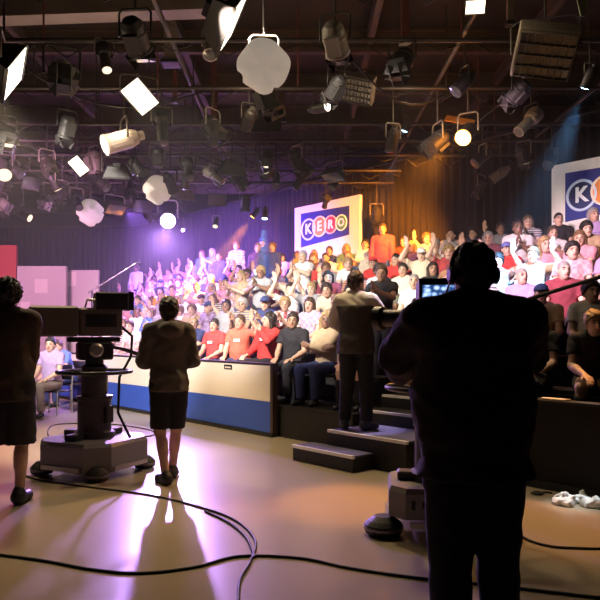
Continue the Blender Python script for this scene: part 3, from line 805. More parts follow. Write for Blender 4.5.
# warm-up man on the stairs
sm = make_person('person_stairs', dict(h=.009, w=1.05, g=1.05, infl=.022, sleeve=2, hem=-.12, shoes=True, vest=True, wr=.005, tinfl=.02,
    R=A((-.10, -.34, 1.22), e=(-1, .2, -.6), d=(.2, -.8, .6), n=(1, 0, 0), curl=.7), L=A((.20, -.30, 1.05), e=(1, .2, -.6), d=(-.2, -.9, .1), n=(-1, 0, 0), curl=.4), yaw=-.35,
    RL=((-.11, -.03, .50), (-.13, .03, .085), -.3), LL=((.10, .0, .50), (.13, .02, .085), .3)))
sp = at(356, 0, 7.46); sp.z = .339
place_person(sm, sp, PI - .42, SK[1], (.62, .56, .46), (.012, .012, .014), 'short', (.05, .025, .018), 'person in cream shirt and dark vest standing on the stair landing, back turned')
mp = Matrix.Translation(sp) @ Matrix.Rotation(PI - .42, 4, 'Z')
tag(MB().lathe([(.012, -.11), (.013, .05), (.022, .06), (.026, .085), (.018, .105)], 14).build('microphone', M_BLACK, None, mp @ Vector((-.055, -.425, 1.30)), (.5, 0, PI)), 'black hand microphone held by the person on the stair landing', 'microphone')

# ================================================================== CAMERAS ON PEDESTALS
def tv_camera(loc, byaw, cyaw, label, zs=1.0, screen=None, vf=((-.15, 0, .42), 0.), lens='box', vfl='viewfinder'):
    """byaw turns the base, cyaw points the lens (local +x)"""
    t = tag(empty('television_camera', loc), label, 'camera')
    RB = Matrix.Rotation(byaw, 4, 'Z'); RC = Matrix.Rotation(cyaw, 4, 'Z')
    c, e = (.18, .45) if lens == 'box' else (.11, .35); wr, wo = (.72, .35) if lens == 'box' else (.88, .42)
    oct_ = [(-e, -e + c), (-e + c, -e), (e - c, -e), (e, -e + c), (e, e - c), (e - c, e), (-e + c, e), (-e, e - c)]
    base = MB().prism(oct_, .075 if lens == 'box' else .14, .31, RB).prism(oct_, .31, .345, RB, top=.95).build('pedestal_base', M_PED if lens == 'box' else M_CASEGREY, t)
    for i in range(8):
        p, q = Vector((*oct_[i], 0)), Vector((*oct_[(i + 1) % 8], 0)); d = (q - p).normalized(); nn = Vector((d.y, -d.x, 0))
        if (q - p).length < .4: continue
        m = RB @ Matrix(((d.x, nn.x, 0, p.x), (d.y, nn.y, 0, p.y), (0, 0, 1, 0), (0, 0, 0, 1)))
        MB().box((.03, .0, .085), ((q - p).length - .03, .022, .125), m).build('bumper_strip', M_STEEL, base)
    for sx, sy in ((-1, -1), (1, -1), (1, 1), (-1, 1)) if lens == 'box' else ((-.92, -.50), (.97, -.43), (-.10, 1.04)):
        m = RB @ Matrix.Translation((sx * wo, sy * wo, 0)) @ Matrix.Diagonal((wr, wr, 1, 1))
        w = MB().lathe([(.135, .012), (.15, .03), (.15, .075), (.12, .10), (.07, .13)], 20, m).build('wheel_cover', M_RUBBER, t)
        MB().lathe([(.152, .04), (.156, .045), (.156, .06), (.152, .065)], 20, m).build('rim_band', M_PED, w)
        MB().tube([m @ Vector((-.02, 0, .045)), m @ Vector((.02, 0, .045))], .045, 14).build('wheel', M_RUBBER, t)
    for sx, sy in ((-1, 0), (1, 0), (0, 1)):
        m = RB @ Matrix.Translation((sx * e * .62, sy * e * .62, .345)); MB().box((-.07, -.07, 0), (.07, .07, .06), m, bev=.01).build('ballast_block', M_BLACK, base)
    MB().lathe([(.20, .345), (.20, .40), (.165, .42), (.165, .72), (.175, .725), (.175, .76), (.13, .77), (.13, .96), (.15, .97), (.15, 1.0)], 24).build('column', M_PEDDARK if lens == 'box' else M_BLACK, t)
    MB().box((-.05, -.20, .50), (.05, -.16, .66), RB).build('column_plate', M_BLACK, t)
    MB().tube([RB @ Vector((.17, .1, .35)), RB @ Vector((.22, .14, .6)), RB @ Vector((.16, .1, .9))], .018, 8).build('hose', M_RUBBER, t)
    ring = MB().tube([(.36 * math.cos(a), .36 * math.sin(a), 1.0) for a in [i * 2 * PI / 40 for i in range(40)]], .019, 10, closed=True).build('steering_ring', M_BLACK, t)
    for i in range(3):
        a = i * 2 * PI / 3 + .4; MB().tube([(.13 * math.cos(a), .13 * math.sin(a), .985), (.36 * math.cos(a), .36 * math.sin(a), 1.0)], .014, 8).build('ring_spoke', M_BLACK, ring)
    hd_ = MB().lathe([(.12, 1.0), (.13, 1.05), (.09, 1.08), (.09, 1.12)], 20).box((-.17, -.13, 1.12), (.17, .13, 1.30), RC, bev=.02).box((-.24, -.10, 1.30), (.26, .10, 1.35), RC, bev=.01)
    hd_.build('pan_head', M_BLACK, t)
    for s_ in (-1, 1):
        MB().lathe([(.07, 0), (.07, .03), (.05, .045)], 16, RC @ Matrix.Translation((0, s_ * .13, 1.22)) @ Matrix.Rotation(-s_ * PI / 2, 4, 'X')).build('drag_knob', M_STEEL, t)
        hb = MB().tube([RC @ Vector(p) for p in ((-.12, s_ * .15, 1.26), (-.30, s_ * .19, 1.22), (-.55, s_ * .24, 1.13))], .014, 8).build('pan_handle', M_BLACK, t)
        MB().tube([RC @ Vector((-.55, s_ * .24, 1.13)), RC @ Vector((-.68, s_ * .265, 1.085))], .021, 10).build('grip', M_RUBBER, hb)
    body = MB().box((-.26, -.115, 1.36), (.16, .115, 1.64), RC, bev=.018).build('camera_body', M_CAMBODY, t)
    MB().box((-.2, -.118, 1.45), (.1, -.1155, 1.58), RC).box((-.2, .1155, 1.45), (.1, .118, 1.58), RC).build('side_plate', M_BLACK, body)
    if lens != 'box':
        for x0, x1, z0, z1 in ((-.20, -.175, .21, .27), (-.13, -.09, .22, .265), (-.07, -.05, .225, .26)): MB().box((x0, -.354, z0), (x1, -.3502, z1), RB).build('base_marking', M_BLACK, base)
    if lens == 'box':
        l = MB().box((.165, -.13, 1.355), (.62, .13, 1.655), RC, bev=.02).build('lens_housing', M_CAMBODY, t)
        MB().lathe([(.105, 0), (.115, .09), (.10, .09), (.09, .01)], 24, RC @ Matrix.Translation((.62, 0, 1.5)) @ Matrix.Rotation(PI / 2, 4, 'Y')).build('lens_hood', M_BLACK, l)
        MB().box((.18, -.133, 1.56), (.60, -.1305, 1.575), RC).build('trim_line', M_BLACK, l)
    else:
        l = MB().lathe([(.07, 0), (.075, .1), (.06, .12), (.065, .26), (.09, .28), (.09, .34), (.08, .34), (.07, .3)], 24, RC @ Matrix.Translation((.16, 0, 1.5)) @ Matrix.Rotation(PI / 2, 4, 'Y')).build('lens', M_BLACK, t)
    vp, vy = vf
    V = RC @ Matrix.Translation((vp[0], vp[1], 1.36 + vp[2] - .14)) @ Matrix.Rotation(vy, 4, 'Z')
    v = MB().box((-.17, -.12, -.02), (.15, .12, .16), V, bev=.012).build('viewfinder', M_BLACK, t)
    MB().box((-.22, -.125, .125), (-.17, .125, .165), V).box((-.22, -.125, -.02), (-.17, -.118, .125), V).box((-.22, .118, -.02), (-.17, .125, .125), V).build('viewfinder_hood', M_BLACK, v)
    MB().tube([V @ Vector((0, 0, -.02)), V @ Vector((0, 0, -.10))], .02, 10).build('viewfinder_arm', M_STEEL, v)
    if screen: MB().box((-.1735, -.10, .0), (-.1705, .10, .13), V).build('screen', screen, v)
    else: MB().box((-.1735, -.10, .0), (-.1705, .10, .13), V).build('screen', M_LENSOFF, v)
    MB().tube([RC @ Vector(p) for p in ((-.1, .07, 1.64), (-.08, .07, 1.72), (.08, .07, 1.72), (.1, .07, 1.64))], .012, 8).build('carry_handle', M_STEEL, body)
    MB().tube([RC @ Vector(p) for p in ((-.26, .05, 1.45), (-.36, .08, 1.36), (-.34, .12, 1.15), (-.22, .16, .95), (-.2, .2, .6), (-.3, .3, .36))], .014, 8).build('camera_cable', M_RUBBER, t)
    return t
def screen_mat():
    m = bpy.data.materials.new('viewfinder_picture'); m.use_nodes = True; nt = m.node_tree; nt.nodes.clear()
    tc = nt.nodes.new('ShaderNodeTexCoord'); mp = nt.nodes.new('ShaderNodeMapping'); mp.inputs['Scale'].default_value = (1, 1, 1.3)
    nz = nt.nodes.new('ShaderNodeTexVoronoi'); nz.inputs['Scale'].default_value = 26
    cr = nt.nodes.new('ShaderNodeValToRGB'); el = cr.color_ramp.elements
    el[0].position = .12; el[0].color = (.85, .92, 1, 1); el[1].position = .62; el[1].color = (.02, .05, .16, 1)
    x = el.new(.35); x.color = (.30, .50, .95, 1)
    e = nt.nodes.new('ShaderNodeEmission'); e.inputs[1].default_value = 1.5; o = nt.nodes.new('ShaderNodeOutputMaterial')
    nt.links.new(tc.outputs['Object'], mp.inputs[0]); nt.links.new(mp.outputs[0], nz.inputs['Vector']); nt.links.new(nz.outputs['Distance'], cr.inputs[0])
    nt.links.new(cr.outputs[0], e.inputs[0]); nt.links.new(e.outputs[0], o.inputs[0])
    return m
tv_camera((-2.07, 6.85, 0), 1.13, PI + .42, 'large grey studio camera on a wheeled pedestal beside the person in the hoodie')
tv_camera((.985, 4.86, 0), -.12, PI - .62, 'studio camera with a lit viewfinder, mostly hidden behind the dark-jacketed person', screen=screen_mat(), vf=((-.165, .40, .345), -1.05), lens='small')

bo = tag(empty('microphone_boom', (at(92, 300, 15.4).x, 15.4, 0)), 'thin pale boom pole slanting up before the purple-lit curtain', 'boom')
o_ = Vector((at(92, 300, 15.4).x, 15.4, 0))
MB().tube([at(88, 293, 15.4) - o_, at(135, 263.5, 15.4) - o_], .018, 8).build('boom_pole', M_CHROME, bo)
MB().tube([(0, 0, .05), at(92, 290.5, 15.4) - o_], .02, 8).build('stand_post', M_BLACK, bo)
for i in range(3): MB().tube([(0, 0, .5), (.35 * math.cos(i * 2.1), .35 * math.sin(i * 2.1), .015)], .012, 6).build('stand_leg', M_BLACK, bo)
MB().tube([at(135, 263.5, 15.4) - o_, at(140, 262, 15.4) - o_], .035, 10).build('boom_microphone', M_BLACK, bo)
# ---- floor cables and litter
def cable(pts, label, r=.0085, nm='floor_cable'):
    P = [on_floor(x, y, r) for x, y in pts]; out = []
    for i in range(len(P) - 1):
        p0, p1, p2, p3 = P[max(i - 1, 0)], P[i], P[i + 1], P[min(i + 2, len(P) - 1)]
        for j in range(8):
            u = j / 8; out.append(.5 * ((2 * p1) + (p2 - p0) * u + (2 * p0 - 5 * p1 + 4 * p2 - p3) * u * u + (3 * p1 - p0 - 3 * p2 + p3) * u ** 3))
    out.append(P[-1])
    return tag(MB().tube(out, r, 8).build(nm, M_RUBBER), label, 'cable', 'cables on the studio floor')
cable([(-30, 551), (40, 560), (90, 569), (140, 573), (195, 567), (240, 556), (300, 558), (350, 568), (420, 578), (500, 586), (620, 600)], 'black cable running right across the floor in front of everyone')
cable([(22, 474), (40, 480), (90, 487), (150, 495), (200, 507), (235, 520), (255, 540), (250, 562), (240, 580), (238, 606)], 'black cable from behind the big pedestal curving down to the near edge')
cable([(205, 511), (228, 522), (245, 536), (253, 552), (254.5, 557)], 'short black cable lying close along the curved one', .009)
cable([(505, 522), (525, 538), (550, 546), (580, 548), (625, 549)], 'black cable looping to the frame edge below the white cloth')
cable([(118, 436), (150, 436), (150, 430), (110, 424), (60, 424), (48, 430), (52, 444)], 'thin cable coiled on the floor behind the big pedestal', .008)
def crumple():
    f = Field((-.32, -.24, -.02), (.34, .24, .18), .009)
    for i in range(14):
        a, c = rnd.uniform(-.18, .20), rnd.uniform(-.10, .10)
        f.add(cap((a, c, .018), (a + rnd.uniform(-.09, .09), c + rnd.uniform(-.07, .07), rnd.uniform(.015, .09)), .042, .02), .025)
    f.wrinkle(.006, 90); f.clip((0, 0, .002), (0, 0, -1))
    V, Q = f.polys(); me = bpy.data.meshes.new('cloth'); me.from_pydata(V.tolist(), [], Q.tolist()); me.materials.append(mat('white_cloth', (.85, .86, .88), .8))
    p = on_floor(577, 505)
    tag(link('crumpled_cloth', me, None, p, (0, 0, -.2)), 'crumpled white cloth lying on the floor before the black front wall', 'cloth')
crumple()
p = on_floor(537, 494)
tag(MB().lathe([(.05, 0), (.055, .012), (.03, .02), (.028, .012)], 14).tube([(.03, 0, .012), (.09, .03, .01), (.13, 0, .008)], .007, 6).build('cable_connector', M_RUBBER, None, p), 'small black cable connector lying near the white cloth', 'connector')

# ================================================================== LIGHTING RIG
PZ = 4.92
PIPES = [6.8, 8.2, 9.8, 11.5, 12.5, 13.5, 14.8, 16.0]
PORD = ['nearest', 'second', 'third', 'fourth', 'fifth', 'sixth', 'seventh', 'farthest']
for i, y in enumerate(PIPES):
    x0, x1 = -y * .62, min(y * .56, 6.5 if y < 12 else (4.6 if y < 14 else 2.2))
    t = tag(empty('lighting_pipe', (0, y, PZ)), 'dark horizontal lighting pipe, %s from the camera of those hung across' % PORD[i], 'pipe', 'lighting pipes across the studio')
    MB().tube([(x0, 0, 0), (x1, 0, 0)], .028, 10).build('pipe', M_PIPE, t)
    x = x0 + .5
    while x < x1:
        MB().tube([(x, 0, 0), (x, 0, CZ - .28 - PZ)], .013, 6).build('drop_rod', M_PIPE if rnd.random() < .6 else M_RUST, t); x += rnd.uniform(1.3, 2.2)
    b = MB(); pts = []
    x = x0
    while x < x1:
        pts += [(x, .065, .02), (x + .3, .07, -.10 - rnd.random() * .12)]; x += .65
    b.tube(pts, .010, 6).build('power_cable', M_RUBBER, t)
for i, (x, y0, y1) in enumerate(((-5.2, 7.6, 16.5), (-1.6, 6.2, 17.5), (2.0, 6.2, 15.5), (4.4, 7, 12.6))):
    tag(MB().tube([(x, y0, PZ + .12), (x, y1, PZ + .12)], .03, 10).build('cross_pipe', M_PIPE), 'long pipe running away over the crossbars, %s counted along them' % ordinal(i + 1), 'pipe')

# lamp part meshes, beam along local -Z from the pivot
def head_fresnel():
    return MB().lathe([(.118, -.16), (.13, -.155), (.13, -.13), (.118, -.12), (.118, .02), (.125, .03), (.125, .05), (.115, .06), (.11, .12), (.075, .17), (.03, .185)], 20).box((-.07, -.15, -.10), (.07, -.11, .1)).mesh('lamp_body', M_LAMPBLACK)
def head_par():
    return MB().lathe([(.10, -.2), (.10, -.18), (.092, -.17), (.092, .06), (.07, .13), (.045, .15), (.045, .2)], 18).mesh('lamp_body', M_LAMPBLACK)
def head_profile():
    return MB().lathe([(.085, -.34), (.085, -.32), (.075, -.31), (.075, -.05), (.10, -.03), (.12, .02), (.12, .14), (.07, .2)], 18).box((-.13, -.02, -.06), (.13, .02, .0)).mesh('lamp_body', M_LAMPBLACK)
def head_soft():
    b = MB(); x, y, z = .30, .20, -.12; x2, y2, z2 = .20, .12, .12
    vs = [(-x, -y, z), (x, -y, z), (x, y, z), (-x, y, z), (-x2, -y2, z2), (x2, -y2, z2), (x2, y2, z2), (-x2, y2, z2)]
    b.add(vs, [(4, 5, 6, 7), (0, 1, 5, 4), (1, 2, 6, 5), (2, 3, 7, 6), (3, 0, 4, 7), (0, 3, 2, 1)])
    for a in ((-x - .01, -y - .01, x + .01, -y), (-x - .01, y, x + .01, y + .01)): b.box((a[0], a[1], z - .02), (a[2], a[3], z + .02))
    b.box((-.08, -.05, .12), (.08, .05, .19))
    return b.mesh('lamp_body', M_LAMPBLACK)
def head_panel():
    return MB().box((-.33, -.28, -.14), (.33, .28, .10), bev=.012).box((-.2, -.15, .10), (.2, .15, .16), bev=.01).mesh('lamp_body', M_LAMPGREY)
def lens_disc(r, z): return MB().lathe([(r, z), (r * .7, z - .010), (.001, z - .018)], 20, caps=False).mesh('lens', M_LENSOFF)
def lens_rect(x, y, z): return MB().box((-x, -y, z - .006), (x, y, z)).mesh('diffuser', M_LENSOFF)
def doors():
    out = []
    for k in range(4):
        M = Matrix.Rotation(k * PI / 2, 4, 'Z') @ Matrix.Translation((0, .125, -.16)) @ Matrix.Rotation(-.5 if k % 2 else -.75, 4, 'X')
        a, c, L = .09, .14, .15
        vs = [(-a, 0, 0), (a, 0, 0), (c, 0, -L), (-c, 0, -L)]; vs = vs + [(x, y + .004, z) for x, y, z in vs]
        out.append(MB().add([M @ Vector(v) for v in vs], [(3, 2, 1, 0), (4, 5, 6, 7), (0, 1, 5, 4), (1, 2, 6, 5), (2, 3, 7, 6), (3, 0, 4, 7)]).mesh('barn_door', M_LAMPBLACK))
    return out
def disc_sheet():
    b = MB(); n = 40; vs = []; fs = []
    for z in (-.30, -.306):
        vs.append((0, 0, z - .03))
        for ring, rr in ((1, .16), (2, .265)):
            for j in range(n):
                a = 2 * PI * j / n; r = rr
                if ring == 2: r = rr * (1 + .035 * math.cos(4 * a + .5) + .02 * math.sin(7 * a) - (.12 if abs(a - 5.9) < .12 else 0) - (.10 if abs(a - 4.2) < .1 else 0))
                vs.append((r * math.cos(a), r * math.sin(a), z - (.02 if ring == 1 else .0) + .012 * math.sin(5 * a)))
    m = 1 + 2 * n
    for o in (0, m):
        for j in range(n):
            j2 = (j + 1) % n; f = [(o, o + 1 + j2, o + 1 + j), (o + 1 + j, o + 1 + j2, o + 1 + n + j2, o + 1 + n + j)]
            fs += [tuple(x[::-1]) for x in f] if o else f
    for j in range(n): j2 = (j + 1) % n; fs.append((1 + n + j, 1 + n + j2, m + 1 + n + j2, m + 1 + n + j))
    return b.add(vs, fs, 0, True).mesh('diffusion_sheet', M_DISC)
def louver():
    b = MB()
    for i in range(9): x = -.30 + .6 * i / 8; b.box((x - .003, -.25, -.19), (x + .003, .25, -.145))
    for i in range(5): y = -.25 + .5 * i / 4; b.box((-.30, y - .003, -.19), (.30, y + .003, -.145))
    return b.mesh('louver', M_LAMPGREY)
def yoke(w, L, hgt):
    return MB().tube([(-w, 0, -L), (-w, 0, -L + hgt * .85), (-w * .8, 0, -L + hgt), (w * .8, 0, -L + hgt), (w, 0, -L + hgt * .85), (w, 0, -L)], .012, 6)
MESH = dict(fresnel=head_fresnel(), par=head_par(), profile=head_profile(), soft=head_soft(), panel=head_panel(), disc=None)
MESH['disc'] = MESH['fresnel']
LENS = dict(fresnel=lens_disc(.108, -.1615), par=lens_disc(.088, -.2015), profile=lens_disc(.07, -.3415), soft=lens_rect(.285, .185, -.123), panel=lens_rect(.30, .25, -.143), disc=lens_disc(.108, -.1615))
DOORS = doors(); SHEET = disc_sheet(); LOUV = louver()
YW = dict(fresnel=.155, par=.12, profile=.145, soft=.33, panel=.37, disc=.155); YH = dict(fresnel=.26, par=.22, profile=.22, soft=.32, panel=.36, disc=.26)
LNAME = dict(fresnel='barn-door lamp', par='can-shaped lamp', profile='long-barrelled lamp', soft='box softlight', panel='flat grey lamp panel', disc='lamp with a round wrinkled diffusion sheet')
ALL = []
def lamp(kind, x, y, z, target, lit=None, size=1.0, lab=None, bodym=None, roll=0.):
    """hangs from the pipe at depth y; head pivot at x,y,z aimed at target"""
    L = (PZ - z) / size
    d = Vector(target) - Vector((x, y, z)); yaw = math.atan2(d.y, d.x) - PI / 2
    t = empty({'fresnel': 'hanging_spotlight', 'par': 'hanging_par_can', 'profile': 'hanging_profile_lamp', 'soft': 'hanging_softlight', 'panel': 'hanging_lamp_panel', 'disc': 'hanging_diffused_lamp'}[kind], (x, y, PZ), yaw)
    t.scale = (size,) * 3
    MB().tube([(0, 0, -.045 / size), (0, 0, -L + YH[kind])], .014, 6).build('hanger_rod', M_PIPE, t)
    MB().tube([(0, .039 / size * math.sin(a), -.039 / size * math.cos(a)) for a in [-.2 + i * 3.9 / 10 for i in range(11)]], .008 / size, 6).build('clamp', M_LAMPBLACK, t, None, (0, 0, -yaw))
    yoke(YW[kind], L, YH[kind]).build('yoke', M_LAMPGREY if rnd.random() < .4 else M_LAMPBLACK, t)
    q = Quaternion((0, 0, 1), -yaw) @ d.to_track_quat('-Z', 'Y')
    if roll: q = q @ Quaternion((0, 0, 1), roll)
    hb = link('lamp_body', MESH[kind], t, (0, 0, -L), q)
    if bodym: setmat(hb, bodym)
    ln = link('diffuser' if kind in ('soft', 'panel') else 'lens', LENS[kind], hb)
    if lit: setmat(ln, LIT[lit])
    if kind in ('fresnel',):
        for dm in DOORS: link('barn_door', dm, hb)
    if kind == 'disc': link('diffusion_sheet', SHEET, hb)
    if kind == 'panel': link('louver', LOUV, hb)
    ALL.append((t, kind, x, y, lit, lab))
    return Vector((x, y, z)), d.normalized()
def lamp_px(kind, px, py, y, target, **k):
    p = at(px, py, y); return lamp(kind, p.x, y, p.z, target, **k)

def spot(p, target, energy, col, size=30, blend=.4, rad=.08, off=.34):
    d = (Vector(target) - Vector(p)).normalized(); q = Vector(p) + d * off
    l = bpy.data.lights.new('spot', 'SPOT'); l.energy = energy; l.color = col; l.spot_size = math.radians(size); l.spot_blend = blend; l.shadow_soft_size = rad
    o = bpy.data.objects.new('spot_beam', l); COL.objects.link(o); o.location = q; o.rotation_mode = 'QUATERNION'; o.rotation_quaternion = d.to_track_quat('-Z', 'Y')
    return o
WARM, NEU, PURP, BLU, ORA, MAG = (1, .80, .60), (1, .90, .82), (.46, .18, 1), (.20, .50, 1), (1, .30, .025), (1, .42, .72)
E = 1.0
# --- lamps one can pick out in the photograph
p, _ = lamp_px('soft', 4, 68, 6.8, (0, 7.75, 2.3), lit='white', size=.9, roll=.35, lab='glowing box softlight cut by the frame edge, seen almost edge-on'); 
p, _ = lamp_px('soft', 139, 94, 8.2, (-.2, 4.2, .4), lit='white', size=.68, roll=.75, lab='brightest box softlight, tilted, its white face turned to the camera')
p, _ = lamp_px('par', 124, 140, 9.8, (-4.6, 8.6, 3.2), lit='white', size=1.5, bodym=M_WHITE, lab='white drum-shaped lamp hanging under the brightest softlight')
p, _ = lamp_px('soft', 79, 165, 11.5, (-2.6, 6, 1), lit='white', size=.52, roll=.9, lab='small glowing softlight next to a slanted lit bar')
p, _ = lamp_px('fresnel', 95, 163, 13.5, G(-6, 1, 1.2), size=1.3, bodym=M_LAMPGREY, lab='grey barn-door lamp behind the small glowing softlight')
p, _ = lamp_px('fresnel', 62, 75, 8.2, (-1.2, 4.2, 2.0), size=1.35, bodym=M_LAMPGREY, lab='big dull grey barn-door lamp above the floor camera')
p, _ = lamp_px('profile', 104, 54, 8.2, (-1, 6, 0), lit='dim', size=.8, lab='small lamp with a lit edge above the big grey barn-door lamp')
p, _ = lamp_px('soft', 222, 16, 6.8, (3.0, 7.6, 2.5), lit='white', size=1.0, roll=.5, lab='box softlight at the top edge with a narrow bright face')
p, _ = lamp_px('par', 211, 46, 8.2, (-1.0, 5, 0), size=.9, bodym=M_STEEL, lab='silver can-shaped lamp hanging below the top-edge softlight')
p, _ = lamp_px('disc', 264, 60, 6.8, (-.25, 3.4, 1.9), size=.95, lab='lamp under a big round pale diffusion sheet, the largest of its kind')
p, _ = lamp_px('panel', 359, 88, 9.8, (-.8, 6.5, 1.5), size=.7, roll=.35, lab='square grey lamp panel tilted above the small round lamp')
P12, _ = lamp_px('par', 318, 108, 9.8, (3.6, 7.0, 4.5), lit='white', size=.85, lab='small round white lamp throwing a thin beam sideways')
P13, _ = lamp_px('par', 407, 124, 11.5, (.6, 12.6, 1.5), lit='blue', size=.6, lab='small blue-white lamp on a thin bracket over the orange wash')
P14, d14 = lamp_px('par', 468, 132, 9.8, (.2, 6.4, 1.7), lit='orange', size=1.25, lab='blazing orange lamp in front of the dark curtain')
gl = MB().box((-.17, -.004, -.14), (.17, .0, .10)).build('colour_gel', mat('gel_orange', (1, .30, .03), .5), ALL[-1][0].children[-1], (.15, -.15, -.30), (1.0, -.25, .35))
P14B, _ = lamp_px('par', 447, 140, 11.5, (1.5, 14.2, 3.0), lit='orange', size=.8, lab='can-shaped lamp washing the curtain orange, behind the blazing orange lamp')
P15, _ = lamp_px('soft', 475, 6, 6.8, (1.4, 4.0, 2.2), lit='white', size=.32, lab='small white-glowing lamp at the top edge over the cameraman')
P16, _ = lamp_px('panel', 545, 50, 6.8, (1.5, 4.4, 1.7), size=.88, roll=.25, lab='large louvred grey lamp panel high above the cameraman')
P18, _ = lamp_px('par', 590, 76, 8.2, (2.7, 10.4, 1.2), lit='blue', size=.7, lab='blue lamp at the frame edge beaming down beside the sign')
p, _ = lamp_px('disc', 91, 211, 16.0, (-2.6, 7, 1.6), size=1.15, lab='round pale diffusion-sheet lamp farthest towards the set walls')
p, _ = lamp_px('disc', 158, 187, 13.5, (-1.6, 7, 1.6), size=1.05, lab='round pale diffusion-sheet lamp just above the purple lamp')
PPU, _ = lamp_px('par', 168, 218, 16.0, (-1.15, 5.6, .3), lit='purple', size=1.9, lab='blazing purple-white lamp facing the camera')
p, _ = lamp_px('par', 183, 229, 16.0, (-2, 10, .5), lit='purple', size=.4, lab='small purple-white lamp right beside the blazing purple one')
p, _ = lamp_px('par', 216, 222, 16.0, (-2.2, 14, 1.0), lit='dim', size=.7, lab='small white lamp between the purple lamp and the orange beam')
POR, _ = lamp_px('par', 256, 212, 16.0, (-2.9, 16.6, 1.9), lit='orange', size=.7, lab='lamp throwing an orange beam beside a blue one')
PBL, _ = lamp_px('par', 265, 213, 16.0, (-.95, 15.4, 1.5), lit='blue', size=.7, lab='lamp throwing a blue beam beside the orange one')
p, _ = lamp_px('profile', 326, 200, 16.0, (.5, 16.9, 4.1), lit='dim', size=.8, lab='lamp shining on the middle sign from just above')
p, _ = lamp_px('fresnel', 4, 135, 9.8, (-2, 7, 1), lit='dim', size=1.1, lab='lit barn-door lamp at the frame edge, upper of two')
p, _ = lamp_px('par', 3, 168, 11.5, (-3, 8, 1), lit='dim', size=1.3, lab='lit can-shaped lamp at the frame edge, lower of two')
p, _ = lamp_px('fresnel', 335, 40, 6.8, (1.5, 10.5, 1.5), size=1.0, bodym=M_LAMPGREY, lab=None)
p, _ = lamp_px('fresnel', 402, 62, 8.2, (.3, 6.5, 2.5), size=1.1, lab=None)
# --- the rest of the rig
for i, y in enumerate(PIPES):
    n = (6, 10, 13, 17, 15, 21, 18, 25)[i]; half = y * .455
    xs = [a[2] for a in ALL if abs(a[3] - y) < .1]
    for j in range(n):
        x = -half + 2 * half * (j + .5) / n + rnd.uniform(-.12, .12)
        if x > min(y * .44, 6.3 if y < 12 else (3.9 if y < 14 else 1.9)): continue
        if any(abs(x - q) < (.50 if i < 2 else .40) for q in xs): continue
        q_ = 300 + F * x / y
        if (285 < q_ < 365 and y > 13) or (q_ > 552 and y > 9) or (345 < q_ < 470 and 11 < y < 14): continue
        xs.append(x)
        kd = rnd.choice(['fresnel', 'fresnel', 'par', 'profile', 'par', 'fresnel', 'soft' if i > 1 else 'par'])
        tg = rnd.choice([G(rnd.uniform(-7, 2), rnd.uniform(0, 4), 1.2), Vector((rnd.uniform(-3, 3), y - rnd.uniform(1, 4), 0)), Vector((x + rnd.uniform(-2, 2), y + 1.5, .5))])
        sz = rnd.uniform(.8, 1.05) if kd != 'soft' else rnd.uniform(.6, .8)
        lamp(kd, x, y, PZ - rnd.uniform(.42, .78) * (1 if kd != 'soft' else 1.1), tg, lit='dim' if rnd.random() < .15 and kd != 'soft' else None, size=sz, bodym=M_LAMPGREY if rnd.random() < .12 else None)
for i, y in enumerate(PIPES):
    row = sorted([a for a in ALL if abs(a[3] - y) < .1], key=lambda a: a[2])
    for j, (t, kind, x, _, lit, lab) in enumerate(row):
        if not lab: lab = '%s %s, %s from the left on the %s lighting pipe' % ('glowing' if lit else 'unlit', LNAME[kind], ordinal(j + 1), PORD[i])
        tag(t, lab, 'lamp', 'lamps hanging from the studio rig')
# --- ducts, hangers and odds and ends above the rig
du = tag(empty('air_duct', (-3.9, 8.75, 5.50)), 'dull metal air duct crossing under the ceiling at the upper corner', 'duct')
MB().box((-3.2, -.14, -.10), (3.0, .14, .10), Matrix.Rotation(-.05, 4, 'Y') @ Matrix.Rotation(.03, 4, 'Z')).build('duct_run', M_DUCT, du)
for x in (-2.2, 0, 2.2):
    MB().tube([(x, 0, .05), (x, 0, .88)], .01, 6).build('strap', M_PIPE, du)
def hanger(px, py0, py1, Y, m, label, w=.05):
    a, c = at(px, py0, Y), at(px, py1, Y); a.z = min(a.z, CZ)
    t = tag(empty('hanging_column', a), label, 'hanger')
    MB().box((-w, -w, c.z - a.z), (w, w, 0)).build('column_tube', m, t)
    MB().box((-w * 1.5, -w * 1.5, c.z - a.z - .05), (w * 1.5, w * 1.5, c.z - a.z)).build('end_plate', M_LAMPBLACK, t)
hanger(171, -10, 62, 10.6, M_DUCT, 'pale yellowish square column hanging from the ceiling', .09)
hanger(175, 70, 100, 10.6, M_RUST, 'thin red-brown pole hanging under the pale square column', .03)
hanger(214, 40, 122, 12.4, M_RUST, 'tall red-brown pole behind the large round diffusion sheet', .05)
hanger(282, 30, 120, 12.4, M_BEAM, 'brown pole just past the large round diffusion sheet', .06)
hanger(405, 0, 40, 9.0, M_RUST, 'short red-brown pole near the flat grey lamp panel', .05)
hanger(510, 0, 22, 9.2, M_DUCT, 'short pale pole beside the louvred lamp panel', .04)
fl = tag(empty('hanging_gel_sheet', at(583, -6, 6.2)), 'pale green gel sheet hanging over the blue edge lamp', 'gel')
MB().add([(-.09, 0, .1), (.07, 0, .1), (.02, 0, -.20), (-.02, 0, -.20), (-.09, .01, .1), (.07, .01, .1), (.02, .01, -.20), (-.02, .01, -.20)], [(0, 3, 2, 1), (4, 5, 6, 7), (0, 1, 5, 4), (1, 2, 6, 5), (2, 3, 7, 6), (3, 0, 4, 7)]).build('gel', mat('gel_green', (.42, .5, .3), .5), fl)
MB().tube([(0, .005, .1), (0, .005, .6)], .008, 6).build('hook', M_PIPE, fl)
